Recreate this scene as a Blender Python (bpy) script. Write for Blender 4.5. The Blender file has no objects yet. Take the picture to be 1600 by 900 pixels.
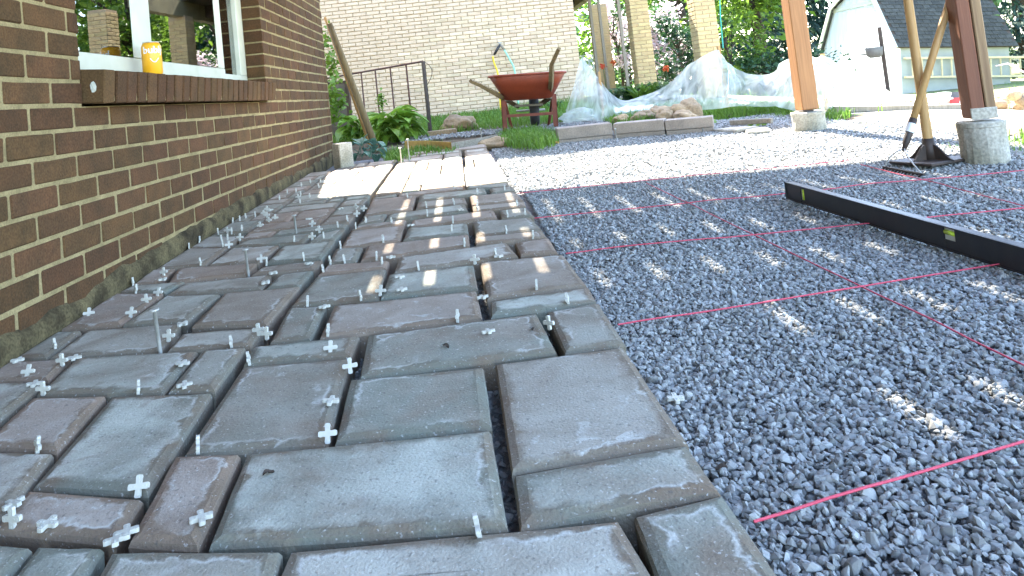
import bpy, bmesh, math, random
import numpy as np
from mathutils import Vector, Matrix, Euler, noise as mnoise
random.seed(7); rng = np.random.default_rng(11)
S = bpy.context.scene
COL = S.collection
RAD = math.radians

# ------------------------------------------------------------------ camera
CR = ((0.994093, -0.019693, -0.106731), (-0.105424, 0.058471, -0.992707), (0.02579, 0.998095, 0.056049))  # right, down, forward
CP = Vector((1.0604, -1.7674, -0.0574))
FPX, CX, CY = 1102.21, 740.044, 87.107
cam_d = bpy.data.cameras.new('camera'); cam = bpy.data.objects.new('camera', cam_d); COL.objects.link(cam)
r_, d_, f_ = (Vector(v) for v in CR)
M = Matrix((r_, -d_, -f_)).transposed().to_4x4(); M.translation = CP
cam.matrix_world = M
cam_d.sensor_width = 36.0; cam_d.lens = FPX / 1600 * 36.0
cam_d.shift_x = (800 - CX) / 1600; cam_d.shift_y = -(450 - CY) / 1600
cam_d.clip_start = 0.02; cam_d.clip_end = 500
S.camera = cam

# ------------------------------------------------------------------ sky, sun, exposure
SUN_EL, SUN_AZ = RAD(47), RAD(8)            # azimuth measured from +Y towards -X
w = bpy.data.worlds.new('World'); S.world = w; w.use_nodes = True
nt = w.node_tree; nt.nodes.clear()
sky = nt.nodes.new('ShaderNodeTexSky'); sky.sky_type = 'NISHITA'; sky.sun_disc = False
sky.sun_elevation = SUN_EL; sky.sun_rotation = -SUN_AZ
bg = nt.nodes.new('ShaderNodeBackground'); bg.inputs['Strength'].default_value = 0.15
out = nt.nodes.new('ShaderNodeOutputWorld')
nt.links.new(sky.outputs[0], bg.inputs[0]); nt.links.new(bg.outputs[0], out.inputs[0])
sun_dir = Vector((-math.sin(SUN_AZ) * math.cos(SUN_EL), math.cos(SUN_AZ) * math.cos(SUN_EL), math.sin(SUN_EL)))
sd = bpy.data.lights.new('sun', 'SUN'); sd.energy = 5.0; sd.angle = RAD(0.53); sd.color = (1.0, 0.94, 0.84)
sun = bpy.data.objects.new('sun', sd); COL.objects.link(sun)
sun.rotation_mode = 'QUATERNION'; sun.rotation_quaternion = sun_dir.to_track_quat('Z', 'Y'); sun.location = (0, 10, 20)
S.view_settings.view_transform = 'Standard'; S.view_settings.look = 'None'
S.view_settings.exposure = 3.6; S.view_settings.gamma = 1.0
S.render.engine = 'CYCLES'
S.cycles.use_denoising = True
S.cycles.max_bounces = 10; S.cycles.diffuse_bounces = 4; S.cycles.transparent_max_bounces = 24
S.cycles.sample_clamp_indirect = 6.0

# ------------------------------------------------------------------ ground levels and survey helpers
def zp(x, y): return -0.525 + 0.025 * min(y, 8.0)          # finished paving level
def sm(t): t = max(0.0, min(1.0, t)); return t * t * (3 - 2 * t)
def zg(x, y):                                                # soil level
    z = zp(x, y) - 0.02
    z -= 0.62 * sm((x - 3.5) / 5.5) * sm((y + 3) / 5)
    pit = sm((4.15 - y) / 0.25) * sm((x + 0.5) / 0.1) * sm((3.75 - x) / 0.3)
    return z - 0.10 * pit
def ray(px, py):
    a, b = (px - CX) / FPX, (py - CY) / FPX
    return Vector([CR[0][i] * a + CR[1][i] * b + CR[2][i] for i in range(3)])
def G(px, py, dz=0.0):                                       # survey point on the paving plane
    d = ray(px, py); t = (-0.525 + dz + 0.025 * CP.y - CP.z) / (d.z - 0.025 * d.y); return CP + d * t
def A(px, py, y):                                            # survey point on a wall across the view
    d = ray(px, py); return CP + d * ((y - CP.y) / d.y)
def AX(px, py, x):
    d = ray(px, py); return CP + d * ((x - CP.x) / d.x)

# ------------------------------------------------------------------ materials
def mat(name, col, col2=None, rough=0.8, scale=12.0, bump=0.0, bscale=None, rnd=0.0, metal=0.0, rnd_hue=0.0, detail=6.0, spec=0.4,
        stretch=None, transl=0.0, contrast=0.18, speck=0.0, emis=None):
    m = bpy.data.materials.new(name); m.use_nodes = True
    t = m.node_tree; N = t.nodes; L = t.links
    b = N['Principled BSDF']
    tc = N.new('ShaderNodeTexCoord'); oi = N.new('ShaderNodeObjectInfo')
    add = N.new('ShaderNodeVectorMath'); add.operation = 'MULTIPLY_ADD'
    mul = N.new('ShaderNodeVectorMath'); mul.operation = 'SCALE'; mul.inputs[0].default_value = (37.0, 53.0, 71.0)
    L.new(oi.outputs['Random'], mul.inputs['Scale'])
    sv = N.new('ShaderNodeVectorMath'); sv.operation = 'MULTIPLY_ADD'
    L.new(tc.outputs['Object'], sv.inputs[0]); sv.inputs[1].default_value = stretch or (1, 1, 1); L.new(mul.outputs[0], sv.inputs[2])
    n = N.new('ShaderNodeTexNoise'); n.inputs['Scale'].default_value = scale; n.inputs['Detail'].default_value = detail
    L.new(sv.outputs[0], n.inputs['Vector'])
    ramp = N.new('ShaderNodeMapRange'); ramp.inputs['From Min'].default_value = 0.5 - contrast; ramp.inputs['From Max'].default_value = 0.5 + contrast
    L.new(n.outputs['Fac'], ramp.inputs['Value'])
    mix = N.new('ShaderNodeMix'); mix.data_type = 'RGBA'
    mix.inputs[6].default_value = (*col, 1); mix.inputs[7].default_value = (*(col2 or [c * 0.75 for c in col]), 1)
    L.new(ramp.outputs[0], mix.inputs[0])
    c = mix.outputs[2]
    if speck:
        n3 = N.new('ShaderNodeTexNoise'); n3.inputs['Scale'].default_value = scale * 14; n3.inputs['Detail'].default_value = 2
        L.new(sv.outputs[0], n3.inputs['Vector'])
        r3 = N.new('ShaderNodeMapRange'); r3.inputs['From Min'].default_value = 0.3; r3.inputs['From Max'].default_value = 0.7
        r3.inputs['To Min'].default_value = 1 - speck; r3.inputs['To Max'].default_value = 1 + speck
        L.new(n3.outputs['Fac'], r3.inputs['Value'])
        h3 = N.new('ShaderNodeHueSaturation'); L.new(c, h3.inputs['Color']); L.new(r3.outputs[0], h3.inputs['Value']); c = h3.outputs[0]
    if rnd or rnd_hue:
        hs = N.new('ShaderNodeHueSaturation')
        mr = N.new('ShaderNodeMapRange'); mr.inputs['To Min'].default_value = 1 - rnd; mr.inputs['To Max'].default_value = 1 + rnd
        L.new(oi.outputs['Random'], mr.inputs['Value']); L.new(mr.outputs[0], hs.inputs['Value'])
        if rnd_hue:
            wn = N.new('ShaderNodeTexWhiteNoise'); wn.noise_dimensions = '1D'; L.new(oi.outputs['Random'], wn.inputs['W'])
            mh = N.new('ShaderNodeMapRange'); mh.inputs['To Min'].default_value = 0.5 - rnd_hue; mh.inputs['To Max'].default_value = 0.5 + rnd_hue
            L.new(wn.outputs['Value'], mh.inputs['Value']); L.new(mh.outputs[0], hs.inputs['Hue'])
        L.new(c, hs.inputs['Color']); c = hs.outputs[0]
    L.new(c, b.inputs['Base Color'])
    b.inputs['Roughness'].default_value = rough; b.inputs['Metallic'].default_value = metal
    b.inputs['Specular IOR Level'].default_value = spec
    if bump:
        n2 = N.new('ShaderNodeTexNoise'); n2.inputs['Scale'].default_value = bscale or scale * 6; n2.inputs['Detail'].default_value = 5
        L.new(sv.outputs[0], n2.inputs['Vector'])
        bp = N.new('ShaderNodeBump'); bp.inputs['Strength'].default_value = bump; bp.inputs['Distance'].default_value = 0.004
        L.new(n2.outputs['Fac'], bp.inputs['Height']); L.new(bp.outputs[0], b.inputs['Normal'])
    if transl:
        o = N['Material Output']; tr = N.new('ShaderNodeBsdfTranslucent'); L.new(c, tr.inputs['Color'])
        ms = N.new('ShaderNodeMixShader'); ms.inputs[0].default_value = transl
        L.new(b.outputs[0], ms.inputs[1]); L.new(tr.outputs[0], ms.inputs[2]); L.new(ms.outputs[0], o.inputs['Surface'])
    return m

# ------------------------------------------------------------------ mesh helpers
class MB:
    def __init__(s): s.v = []; s.f = []; s.mi = []
    def add(s, vs, fs, k=0):
        o = len(s.v); s.v += [tuple(v) for v in vs]
        for f in fs: s.f.append(tuple(i + o for i in f)); s.mi.append(k)
        return s
    def box(s, lo, hi, k=0, T=None):
        x0, y0, z0 = lo; x1, y1, z1 = hi
        vs = [Vector(p) for p in ((x0, y0, z0), (x1, y0, z0), (x1, y1, z0), (x0, y1, z0), (x0, y0, z1), (x1, y0, z1), (x1, y1, z1), (x0, y1, z1))]
        if T: vs = [T @ v for v in vs]
        return s.add(vs, ((0, 3, 2, 1), (4, 5, 6, 7), (0, 1, 5, 4), (1, 2, 6, 5), (2, 3, 7, 6), (3, 0, 4, 7)), k)
    def cbox(s, lo, hi, b=0.003, k=0, T=None, wob=0.0):
        bm = bmesh.new(); bmesh.ops.create_cube(bm, size=1.0)
        c = [(lo[i] + hi[i]) / 2 for i in range(3)]; d = [hi[i] - lo[i] for i in range(3)]
        for v in bm.verts: v.co = Vector((c[0] + v.co.x * d[0], c[1] + v.co.y * d[1], c[2] + v.co.z * d[2]))
        bmesh.ops.bevel(bm, geom=list(bm.edges), offset=b, segments=1, affect='EDGES')
        bm.verts.index_update()
        vs = [v.co + Vector([random.uniform(-wob, wob) for _ in range(3)]) for v in bm.verts]
        if T: vs = [T @ v for v in vs]
        s.add(vs, [[v.index for v in f.verts] for f in bm.faces], k); bm.free(); return s
    def tube(s, path, rad, n=8, k=0, cap=True, flat=None):
        P = [Vector(p) for p in path]; R = rad if isinstance(rad, (list, tuple)) else [rad] * len(P)
        o = len(s.v); up = None
        for i, p in enumerate(P):
            t = (P[min(i + 1, len(P) - 1)] - P[max(i - 1, 0)]).normalized()
            if up is None:
                up = Vector((0, 0, 1)) if abs(t.z) < 0.9 else Vector((1, 0, 0))
            a = t.cross(up).normalized(); b2 = a.cross(t).normalized(); up = b2
            for j in range(n):
                q = 2 * math.pi * j / n
                s.v.append(tuple(p + a * (R[i] * math.cos(q)) + b2 * (R[i] * (flat or 1.0) * math.sin(q))))
        for i in range(len(P) - 1):
            for j in range(n):
                a0 = o + i * n + j; a1 = o + i * n + (j + 1) % n
                s.f.append((a0, a1, a1 + n, a0 + n)); s.mi.append(k)
        if cap:
            s.f.append(tuple(o + j for j in range(n))[::-1]); s.mi.append(k)
            e = o + (len(P) - 1) * n; s.f.append(tuple(e + j for j in range(n))); s.mi.append(k)
        return s
    def lathe(s, prof, n=24, k=0, T=None, wob=0.0):
        o = len(s.v)
        for (r, z) in prof:
            for j in range(n):
                q = 2 * math.pi * j / n; rr = r + random.uniform(-wob, wob)
                v = Vector((rr * math.cos(q), rr * math.sin(q), z + random.uniform(-wob, wob)))
                s.v.append(tuple(T @ v if T else v))
        for i in range(len(prof) - 1):
            for j in range(n):
                a0 = o + i * n + j; a1 = o + i * n + (j + 1) % n
                s.f.append((a0, a1, a1 + n, a0 + n)); s.mi.append(k)
        if prof[0][0] > 1e-5: s.f.append(tuple(o + j for j in range(n))[::-1]); s.mi.append(k)
        e = o + (len(prof) - 1) * n
        if prof[-1][0] > 1e-5: s.f.append(tuple(e + j for j in range(n))); s.mi.append(k)
        return s
    def prism(s, poly, z0, z1, k=0, T=None):
        n = len(poly)
        vs = [Vector((x, y, z0)) for x, y in poly] + [Vector((x, y, z1)) for x, y in poly]
        if T: vs = [T @ v for v in vs]
        return s.add(vs, [tuple(range(n))[::-1], tuple(range(n, 2 * n))] + [(i, (i + 1) % n, (i + 1) % n + n, i + n) for i in range(n)], k)
    def mesh(s, name, mats, smooth=False):
        me = bpy.data.meshes.new(name); me.from_pydata(s.v, [], s.f)
        mats = mats if isinstance(mats, (list, tuple)) else [mats]
        for m in mats: me.materials.append(m)
        if len(mats) > 1: me.polygons.foreach_set('material_index', s.mi)
        if smooth: me.polygons.foreach_set('use_smooth', [True] * len(s.f))
        me.update(); return me
    def build(s, name, mats, parent=None, smooth=False, loc=None, rot=None):
        return put(name, s.mesh(name, mats, smooth), parent, loc, rot)
def put(name, me, parent=None, loc=None, rot=None, scale=None):
    o = bpy.data.objects.new(name, me); COL.objects.link(o)
    if parent: o.parent = parent
    if loc is not None: o.location = loc
    if rot is not None: o.rotation_euler = rot
    if scale is not None: o.scale = scale
    return o
def tag(o, label, cat, group=None, kind=None):
    o['label'] = label
    if cat: o['category'] = cat
    if group: o['group'] = group
    if kind: o['kind'] = kind
    return o
def thing(name, label, cat, loc=(0, 0, 0), rot=(0, 0, 0), group=None):
    o = put(name, None, None, loc, rot); o.empty_display_size = 0.1
    return tag(o, label, cat, group)
def struct(o, label=None):
    o['kind'] = 'structure'
    if label: o['label'] = label
    return o
def np_mesh(name, V, F, mats, mi=None, smooth=False):
    me = bpy.data.meshes.new(name); V = np.asarray(V, np.float32); F = np.asarray(F, np.int32)
    k = F.shape[1]; me.vertices.add(len(V)); me.vertices.foreach_set('co', V.ravel())
    me.loops.add(F.size); me.loops.foreach_set('vertex_index', F.ravel())
    me.polygons.add(len(F)); me.polygons.foreach_set('loop_start', np.arange(0, F.size, k, dtype=np.int32))
    me.polygons.foreach_set('loop_total', np.full(len(F), k, np.int32))
    for m in (mats if isinstance(mats, (list, tuple)) else [mats]): me.materials.append(m)
    if mi is not None: me.polygons.foreach_set('material_index', np.asarray(mi, np.int32))
    me.update(); me.validate(); return me
# ------------------------------------------------------------------ material library
M_brick = mat('dark_brick', (0.100, 0.049, 0.020), (0.066, 0.037, 0.016), rough=0.9, scale=14, bump=0.5, bscale=140, rnd=0.20, rnd_hue=0.008, speck=0.28, spec=0.25)
M_mortar = mat('mortar', (0.31, 0.245, 0.122), (0.21, 0.165, 0.08), rough=0.95, scale=18, bump=0.5, bscale=130, speck=0.2, spec=0.2)
M_parge = mat('parging', (0.125, 0.10, 0.05), (0.03, 0.023, 0.013), rough=0.95, scale=11, bump=0.8, bscale=45, contrast=0.16, speck=0.35, spec=0.15)
M_bbrick = mat('beige_brick', (0.60, 0.475, 0.33), (0.52, 0.405, 0.275), rough=0.9, scale=9, bump=0.5, bscale=60, rnd=0.13, rnd_hue=0.008, speck=0.1, spec=0.2)
M_cbrick = mat('shaded_beige_brick', (0.44, 0.345, 0.18), (0.37, 0.285, 0.145), rough=0.9, scale=9, bump=0.35, bscale=60, rnd=0.12, rnd_hue=0.008, speck=0.1, spec=0.2)  # carport roof shade on the columns is put into this darker, yellower brick
M_bmortar = mat('grey_mortar', (0.38, 0.295, 0.185), (0.32, 0.245, 0.15), rough=0.95, scale=20, bump=0.3)
M_conc = mat('concrete', (0.44, 0.41, 0.35), (0.25, 0.23, 0.17), rough=0.92, scale=7, bump=0.55, bscale=60, speck=0.25)
M_block = mat('wall_block', (0.31, 0.26, 0.21), (0.23, 0.19, 0.155), rough=0.9, scale=8, bump=0.4, bscale=90, speck=0.15, rnd=0.08)
M_white = mat('white_paint', (0.60, 0.61, 0.52), (0.48, 0.49, 0.40), rough=0.5, scale=9, bump=0.12, bscale=40, contrast=0.25)
M_plastic = mat('white_plastic', (0.50, 0.49, 0.43), (0.42, 0.41, 0.36), rough=0.45, scale=40)
M_steel = mat('galvanised_steel', (0.50, 0.50, 0.47), (0.36, 0.36, 0.33), rough=0.5, scale=60, metal=0.35)
M_string = mat('pink_line', (0.60, 0.075, 0.12), (0.46, 0.05, 0.08), rough=0.7, scale=300, bump=0.3, bscale=900)
M_black = mat('black_paint', (0.016, 0.015, 0.016), (0.024, 0.022, 0.022), rough=0.42, scale=30, bump=0.05)
M_iron = mat('dark_iron', (0.030, 0.022, 0.018), (0.055, 0.036, 0.026), rough=0.6, scale=25, bump=0.25, bscale=90)
M_rustred = mat('rusty_red_rail', (0.095, 0.035, 0.025), (0.05, 0.025, 0.02), rough=0.7, scale=30, bump=0.3)
M_wood = mat('tool_handle_wood', (0.46, 0.28, 0.11), (0.37, 0.21, 0.075), rough=0.55, scale=14, stretch=(5, 5, 0.35), bump=0.15, bscale=30)
M_oldwood = mat('weathered_wood', (0.20, 0.145, 0.07), (0.115, 0.08, 0.038), rough=0.8, scale=16, stretch=(6, 6, 0.4), bump=0.35, bscale=40)
M_greywood = mat('grey_wood', (0.26, 0.235, 0.19), (0.17, 0.15, 0.115), rough=0.85, scale=14, stretch=(6, 0.5, 6), bump=0.4, bscale=40)
M_post = mat('orange_post', (0.31, 0.15, 0.055), (0.22, 0.10, 0.035), rough=0.6, scale=9, stretch=(8, 8, 0.35), bump=0.25, bscale=26)
M_post2 = mat('red_brown_post', (0.18, 0.066, 0.030), (0.125, 0.045, 0.021), rough=0.65, scale=9, stretch=(8, 8, 0.35), bump=0.25, bscale=26)
M_post3 = mat('faded_post', (0.26, 0.17, 0.085), (0.17, 0.10, 0.05), rough=0.7, scale=9, stretch=(8, 8, 0.35), bump=0.3, bscale=26)
M_deck = mat('deck_wood', (0.27, 0.15, 0.085), (0.19, 0.105, 0.06), rough=0.75, scale=8, stretch=(8, 0.4, 8), bump=0.2)
M_tray = mat('red_tray', (0.22, 0.042, 0.018), (0.165, 0.032, 0.014), rough=0.5, scale=9, bump=0.1, speck=0.12)
M_legred = mat('red_legs', (0.20, 0.045, 0.024), (0.12, 0.032, 0.018), rough=0.6, scale=14, bump=0.15)
M_rubber = mat('rubber', (0.025, 0.025, 0.025), (0.045, 0.043, 0.04), rough=0.85, scale=20, bump=0.2)
M_boulder = mat('boulder', (0.37, 0.26, 0.145), (0.24, 0.175, 0.11), rough=0.9, scale=5, bump=0.7, bscale=26, rnd=0.15, speck=0.2)
M_soil = mat('soil', (0.115, 0.085, 0.05), (0.055, 0.04, 0.024), rough=1.0, scale=6, bump=0.8, bscale=40, speck=0.3)
M_dirt = mat('glare_dirt', (0.40, 0.36, 0.29), (0.28, 0.25, 0.19), rough=1.0, scale=3, bump=0.5, bscale=30, speck=0.2)  # sun glare on the open garden ground is put into this pale colour
M_bed = mat('gravel_bed', (0.20, 0.20, 0.20), (0.12, 0.12, 0.12), rough=1.0, scale=40, bump=0.9, bscale=160, speck=0.4)
M_stone = mat('crushed_stone', (0.305, 0.305, 0.29), (0.205, 0.206, 0.196), rough=0.85, scale=60, bump=0.3, bscale=300, rnd=0.36, rnd_hue=0.018, spec=0.35)
M_grass = mat('grass', (0.14, 0.25, 0.03), (0.09, 0.18, 0.025), rough=0.6, scale=1.6, rnd=0.1, transl=0.35)
M_leafl = mat('light_leaf', (0.15, 0.25, 0.03), (0.09, 0.18, 0.02), rough=0.5, scale=2.2, rnd=0.12, transl=0.4)
M_leafd = mat('dark_leaf', (0.032, 0.085, 0.028), (0.018, 0.05, 0.02), rough=0.5, scale=1.4, rnd=0.12, transl=0.28)
M_leafm = mat('mid_leaf', (0.055, 0.13, 0.035), (0.03, 0.085, 0.03), rough=0.5, scale=1.4, rnd=0.12, transl=0.32)
M_conifer = mat('conifer_needles', (0.022, 0.06, 0.036), (0.012, 0.036, 0.02), rough=0.6, scale=1.2, rnd=0.1, transl=0.12)
M_hosta = mat('hosta_leaf', (0.19, 0.32, 0.035), (0.12, 0.24, 0.03), rough=0.42, scale=9, stretch=(5, 0.6, 1), rnd=0.15, rnd_hue=0.012, transl=0.3)
M_hostab = mat('blue_hosta_leaf', (0.10, 0.21, 0.15), (0.07, 0.16, 0.11), rough=0.5, scale=9, stretch=(5, 0.6, 1), rnd=0.12, transl=0.2)
M_palepink = mat('pale_pink', (0.78, 0.70, 0.72), (0.70, 0.58, 0.62), rough=0.7, scale=2, transl=0.4)
M_redfl = mat('red_petal', (0.55, 0.05, 0.03), (0.6, 0.16, 0.03), rough=0.6, scale=8, transl=0.3)
M_bark = mat('bark', (0.075, 0.055, 0.04), (0.04, 0.03, 0.022), rough=0.95, scale=9, stretch=(4, 4, 0.6), bump=0.8, bscale=20)
M_shedw = mat('shed_white', (0.66, 0.70, 0.72), (0.57, 0.61, 0.64), rough=0.6, scale=5, stretch=(5, 5, 0.5), bump=0.1, rnd=0.04)
M_shedg = mat('shed_grey', (0.33, 0.355, 0.33), (0.28, 0.305, 0.28), rough=0.6, scale=4, bump=0.1)
M_shingle = mat('shingle', (0.062, 0.062, 0.054), (0.038, 0.039, 0.034), rough=0.95, scale=16, bump=0.5, bscale=90, rnd=0.22, speck=0.25)
M_ladder = mat('ladder_wood', (0.60, 0.50, 0.30), (0.50, 0.42, 0.25), rough=0.6, scale=12)
M_bag = mat('white_bag', (0.78, 0.78, 0.78), (0.70, 0.70, 0.70), rough=0.45, scale=6, bump=0.4, bscale=18)
M_bagred = mat('bag_red_print', (0.42, 0.03, 0.03), (0.33, 0.03, 0.03), rough=0.45, scale=8)
M_bagdark = mat('bag_dark_print', (0.05, 0.05, 0.06), (0.08, 0.08, 0.09), rough=0.45, scale=8)
M_can = mat('orange_can', (0.86, 0.42, 0.015), (0.80, 0.36, 0.01), rough=0.35, scale=5, spec=0.5)
M_alu = mat('aluminium', (0.7, 0.7, 0.7), (0.6, 0.6, 0.6), rough=0.3, metal=0.95)
M_print = mat('white_print', (0.85, 0.83, 0.78), (0.82, 0.80, 0.74), rough=0.5)
M_hosey = mat('yellow_hose', (0.72, 0.52, 0.03), (0.62, 0.44, 0.02), rough=0.5)
M_hoseg = mat('green_hose', (0.30, 0.62, 0.46), (0.24, 0.52, 0.38), rough=0.5)
M_teal = mat('teal_cord', (0.02, 0.30, 0.25), (0.02, 0.24, 0.2), rough=0.6)
M_edge = mat('yellow_edging', (0.52, 0.32, 0.08), (0.40, 0.23, 0.06), rough=0.8, scale=5, stretch=(1, 6, 6), bump=0.3)
M_terra = mat('grey_planter', (0.12, 0.115, 0.10), (0.08, 0.075, 0.065), rough=0.8, scale=12)
M_vial = mat('vial_yellow', (0.62, 0.78, 0.08), (0.5, 0.7, 0.06), rough=0.2, spec=0.6)
M_soffit = mat('dark_soffit', (0.07, 0.05, 0.035), (0.05, 0.035, 0.025), rough=0.8, scale=4, stretch=(6, 0.4, 6))
M_beam = mat('olive_beam', (0.20, 0.18, 0.10), (0.13, 0.12, 0.07), rough=0.7, scale=6)
M_curtain = mat('curtain', (0.62, 0.66, 0.60), (0.55, 0.58, 0.53), rough=0.9, scale=3, transl=0.4)
M_room = mat('room', (0.10, 0.085, 0.06), (0.08, 0.065, 0.05), rough=0.9, scale=2)
M_grass_ground = mat('lawn_ground', (0.10, 0.16, 0.035), (0.17, 0.15, 0.075), rough=1.0, scale=0.9, bump=0.6, bscale=30, speck=0.3)

def glass_mat():
    m = bpy.data.materials.new('window_glass'); m.use_nodes = True
    t = m.node_tree; N = t.nodes; L = t.links; N.remove(N['Principled BSDF'])
    tr = N.new('ShaderNodeBsdfTransparent'); tr.inputs[0].default_value = (0.80, 0.86, 0.82, 1)
    gl = N.new('ShaderNodeBsdfGlossy'); gl.inputs['Roughness'].default_value = 0.01; gl.inputs['Color'].default_value = (1, 1, 1, 1)
    fr = N.new('ShaderNodeFresnel'); fr.inputs['IOR'].default_value = 3.0
    ms = N.new('ShaderNodeMixShader'); L.new(fr.outputs[0], ms.inputs[0]); L.new(tr.outputs[0], ms.inputs[1]); L.new(gl.outputs[0], ms.inputs[2])
    L.new(ms.outputs[0], N['Material Output'].inputs['Surface']); return m
M_glass = glass_mat()
def film_mat():
    m = bpy.data.materials.new('plastic_film'); m.use_nodes = True
    t = m.node_tree; N = t.nodes; L = t.links; b = N['Principled BSDF']
    b.inputs['Base Color'].default_value = (0.82, 0.86, 0.84, 1); b.inputs['Roughness'].default_value = 0.32
    tl = N.new('ShaderNodeBsdfTranslucent'); tl.inputs[0].default_value = (0.85, 0.9, 0.88, 1)
    tr = N.new('ShaderNodeBsdfTransparent'); tr.inputs[0].default_value = (0.95, 0.98, 0.96, 1)
    m1 = N.new('ShaderNodeMixShader'); m1.inputs[0].default_value = 0.5; L.new(b.outputs[0], m1.inputs[1]); L.new(tl.outputs[0], m1.inputs[2])
    tc = N.new('ShaderNodeTexCoord'); nz = N.new('ShaderNodeTexNoise'); nz.inputs['Scale'].default_value = 5.0; nz.inputs['Detail'].default_value = 7; nz.inputs['Distortion'].default_value = 1.2
    L.new(tc.outputs['Object'], nz.inputs['Vector'])
    mr = N.new('ShaderNodeMapRange'); mr.inputs['From Min'].default_value = 0.36; mr.inputs['From Max'].default_value = 0.66
    mr.inputs['To Min'].default_value = 0.72; mr.inputs['To Max'].default_value = 0.36; L.new(nz.outputs[0], mr.inputs[0])
    m2 = N.new('ShaderNodeMixShader'); L.new(mr.outputs[0], m2.inputs[0]); L.new(m1.outputs[0], m2.inputs[1]); L.new(tr.outputs[0], m2.inputs[2])
    L.new(m2.outputs[0], N['Material Output'].inputs['Surface']); return m
M_film = film_mat()
def paver_mat():
    """tumbled concrete: bare rim, pale efflorescence bloom on the flat of the stone"""
    m = bpy.data.materials.new('paver_concrete'); m.use_nodes = True
    t = m.node_tree; N = t.nodes; L = t.links; b = N['Principled BSDF']
    tc = N.new('ShaderNodeTexCoord'); oi = N.new('ShaderNodeObjectInfo')
    k = N.new('ShaderNodeVectorMath'); k.operation = 'SCALE'; k.inputs[0].default_value = (31, 47, 59); L.new(oi.outputs['Random'], k.inputs['Scale'])
    shift = N.new('ShaderNodeVectorMath'); shift.operation = 'ADD'; L.new(tc.outputs['Object'], shift.inputs[0]); L.new(k.outputs[0], shift.inputs[1])
    def noise(scale, detail=6, dist=0.0, off=0.0):
        n = N.new('ShaderNodeTexNoise'); n.inputs['Scale'].default_value = scale; n.inputs['Detail'].default_value = detail; n.inputs['Distortion'].default_value = dist
        v = N.new('ShaderNodeVectorMath'); v.operation = 'ADD'; v.inputs[1].default_value = (off, off * 2, off * 3); L.new(shift.outputs[0], v.inputs[0]); L.new(v.outputs[0], n.inputs['Vector']); return n.outputs['Fac']
    def mr(x, a, c, lo=0.0, hi=1.0):
        q = N.new('ShaderNodeMapRange'); q.inputs['From Min'].default_value = a; q.inputs['From Max'].default_value = c; q.inputs['To Min'].default_value = lo; q.inputs['To Max'].default_value = hi
        L.new(x, q.inputs['Value']); return q.outputs[0]
    def math_(op, a, c):
        q = N.new('ShaderNodeMath'); q.operation = op
        for i, x in enumerate((a, c)):
            if isinstance(x, (int, float)): q.inputs[i].default_value = x
            else: L.new(x, q.inputs[i])
        return q.outputs[0]
    def mixc(f, a, c):
        q = N.new('ShaderNodeMix'); q.data_type = 'RGBA'; L.new(f, q.inputs[0])
        for i, x in ((6, a), (7, c)):
            if isinstance(x, tuple): q.inputs[i].default_value = (*x, 1)
            else: L.new(x, q.inputs[i])
        return q.outputs[2]
    wn = N.new('ShaderNodeTexWhiteNoise'); wn.noise_dimensions = '1D'; L.new(oi.outputs['Random'], wn.inputs['W'])
    base = mixc(mr(wn.outputs['Value'], 0.25, 0.85), (0.172, 0.176, 0.138), (0.245, 0.178, 0.128))
    base = mixc(mr(noise(9, 6, 0.4), 0.38, 0.68), base, (0.175, 0.13, 0.09))
    at = N.new('ShaderNodeAttribute'); at.attribute_name = 'bloom'
    edge = math_('ADD', at.outputs['Fac'], mr(noise(26, 5, 0.6, 3.1), 0.3, 0.7, -0.30, 0.35))
    mask = mr(edge, 0.32, 0.82)
    patch = mr(noise(6.5, 5, 0.8, 7.7), 0.26, 0.64, 0.12, 1.0)
    amt = math_('MULTIPLY', math_('MULTIPLY', mask, patch), mr(oi.outputs['Random'], 0.0, 1.0, 0.30, 1.0))
    bloomc = mixc(noise(60, 4, 0, 1.7), (0.52, 0.53, 0.45), (0.38, 0.385, 0.325))
    bloomc = mixc(mr(wn.outputs['Value'], 0.30, 0.85), bloomc, mixc(noise(50, 4, 0, 8.8), (0.52, 0.465, 0.40), (0.38, 0.335, 0.285)))
    col = mixc(amt, base, bloomc)
    # pale crust in a thin ring where the bloom ends
    rl = mr(edge, 0.42, 0.58); rh = mr(edge, 0.62, 0.80, 1.0, 0.0)
    ring = math_('MULTIPLY', math_('MULTIPLY', rl, rh), mr(noise(8, 4, 0.5, 5.3), 0.46, 0.62, 0.0, 0.55))
    col = mixc(ring, col, (0.58, 0.58, 0.53))
    pit = mr(noise(150, 2, 0, 2.2), 0.60, 0.74, 0.0, 0.55)
    col = mixc(pit, col, (0.10, 0.09, 0.08))
    sp = mr(noise(190, 2, 0, 9.2), 0.63, 0.74, 0.0, 0.5)
    col = mixc(sp, col, (0.58, 0.57, 0.53))
    L.new(col, b.inputs['Base Color']); b.inputs['Roughness'].default_value = 0.95; b.inputs['Specular IOR Level'].default_value = 0.2
    hgt = math_('ADD', noise(240, 3, 0, 4.1), math_('MULTIPLY', noise(38, 5, 0.3, 6.6), 0.25))
    bp = N.new('ShaderNodeBump'); bp.inputs['Strength'].default_value = 0.42; bp.inputs['Distance'].default_value = 0.0035
    L.new(hgt, bp.inputs['Height']); L.new(bp.outputs[0], b.inputs['Normal'])
    return m
M_paver = paver_mat()

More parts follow.
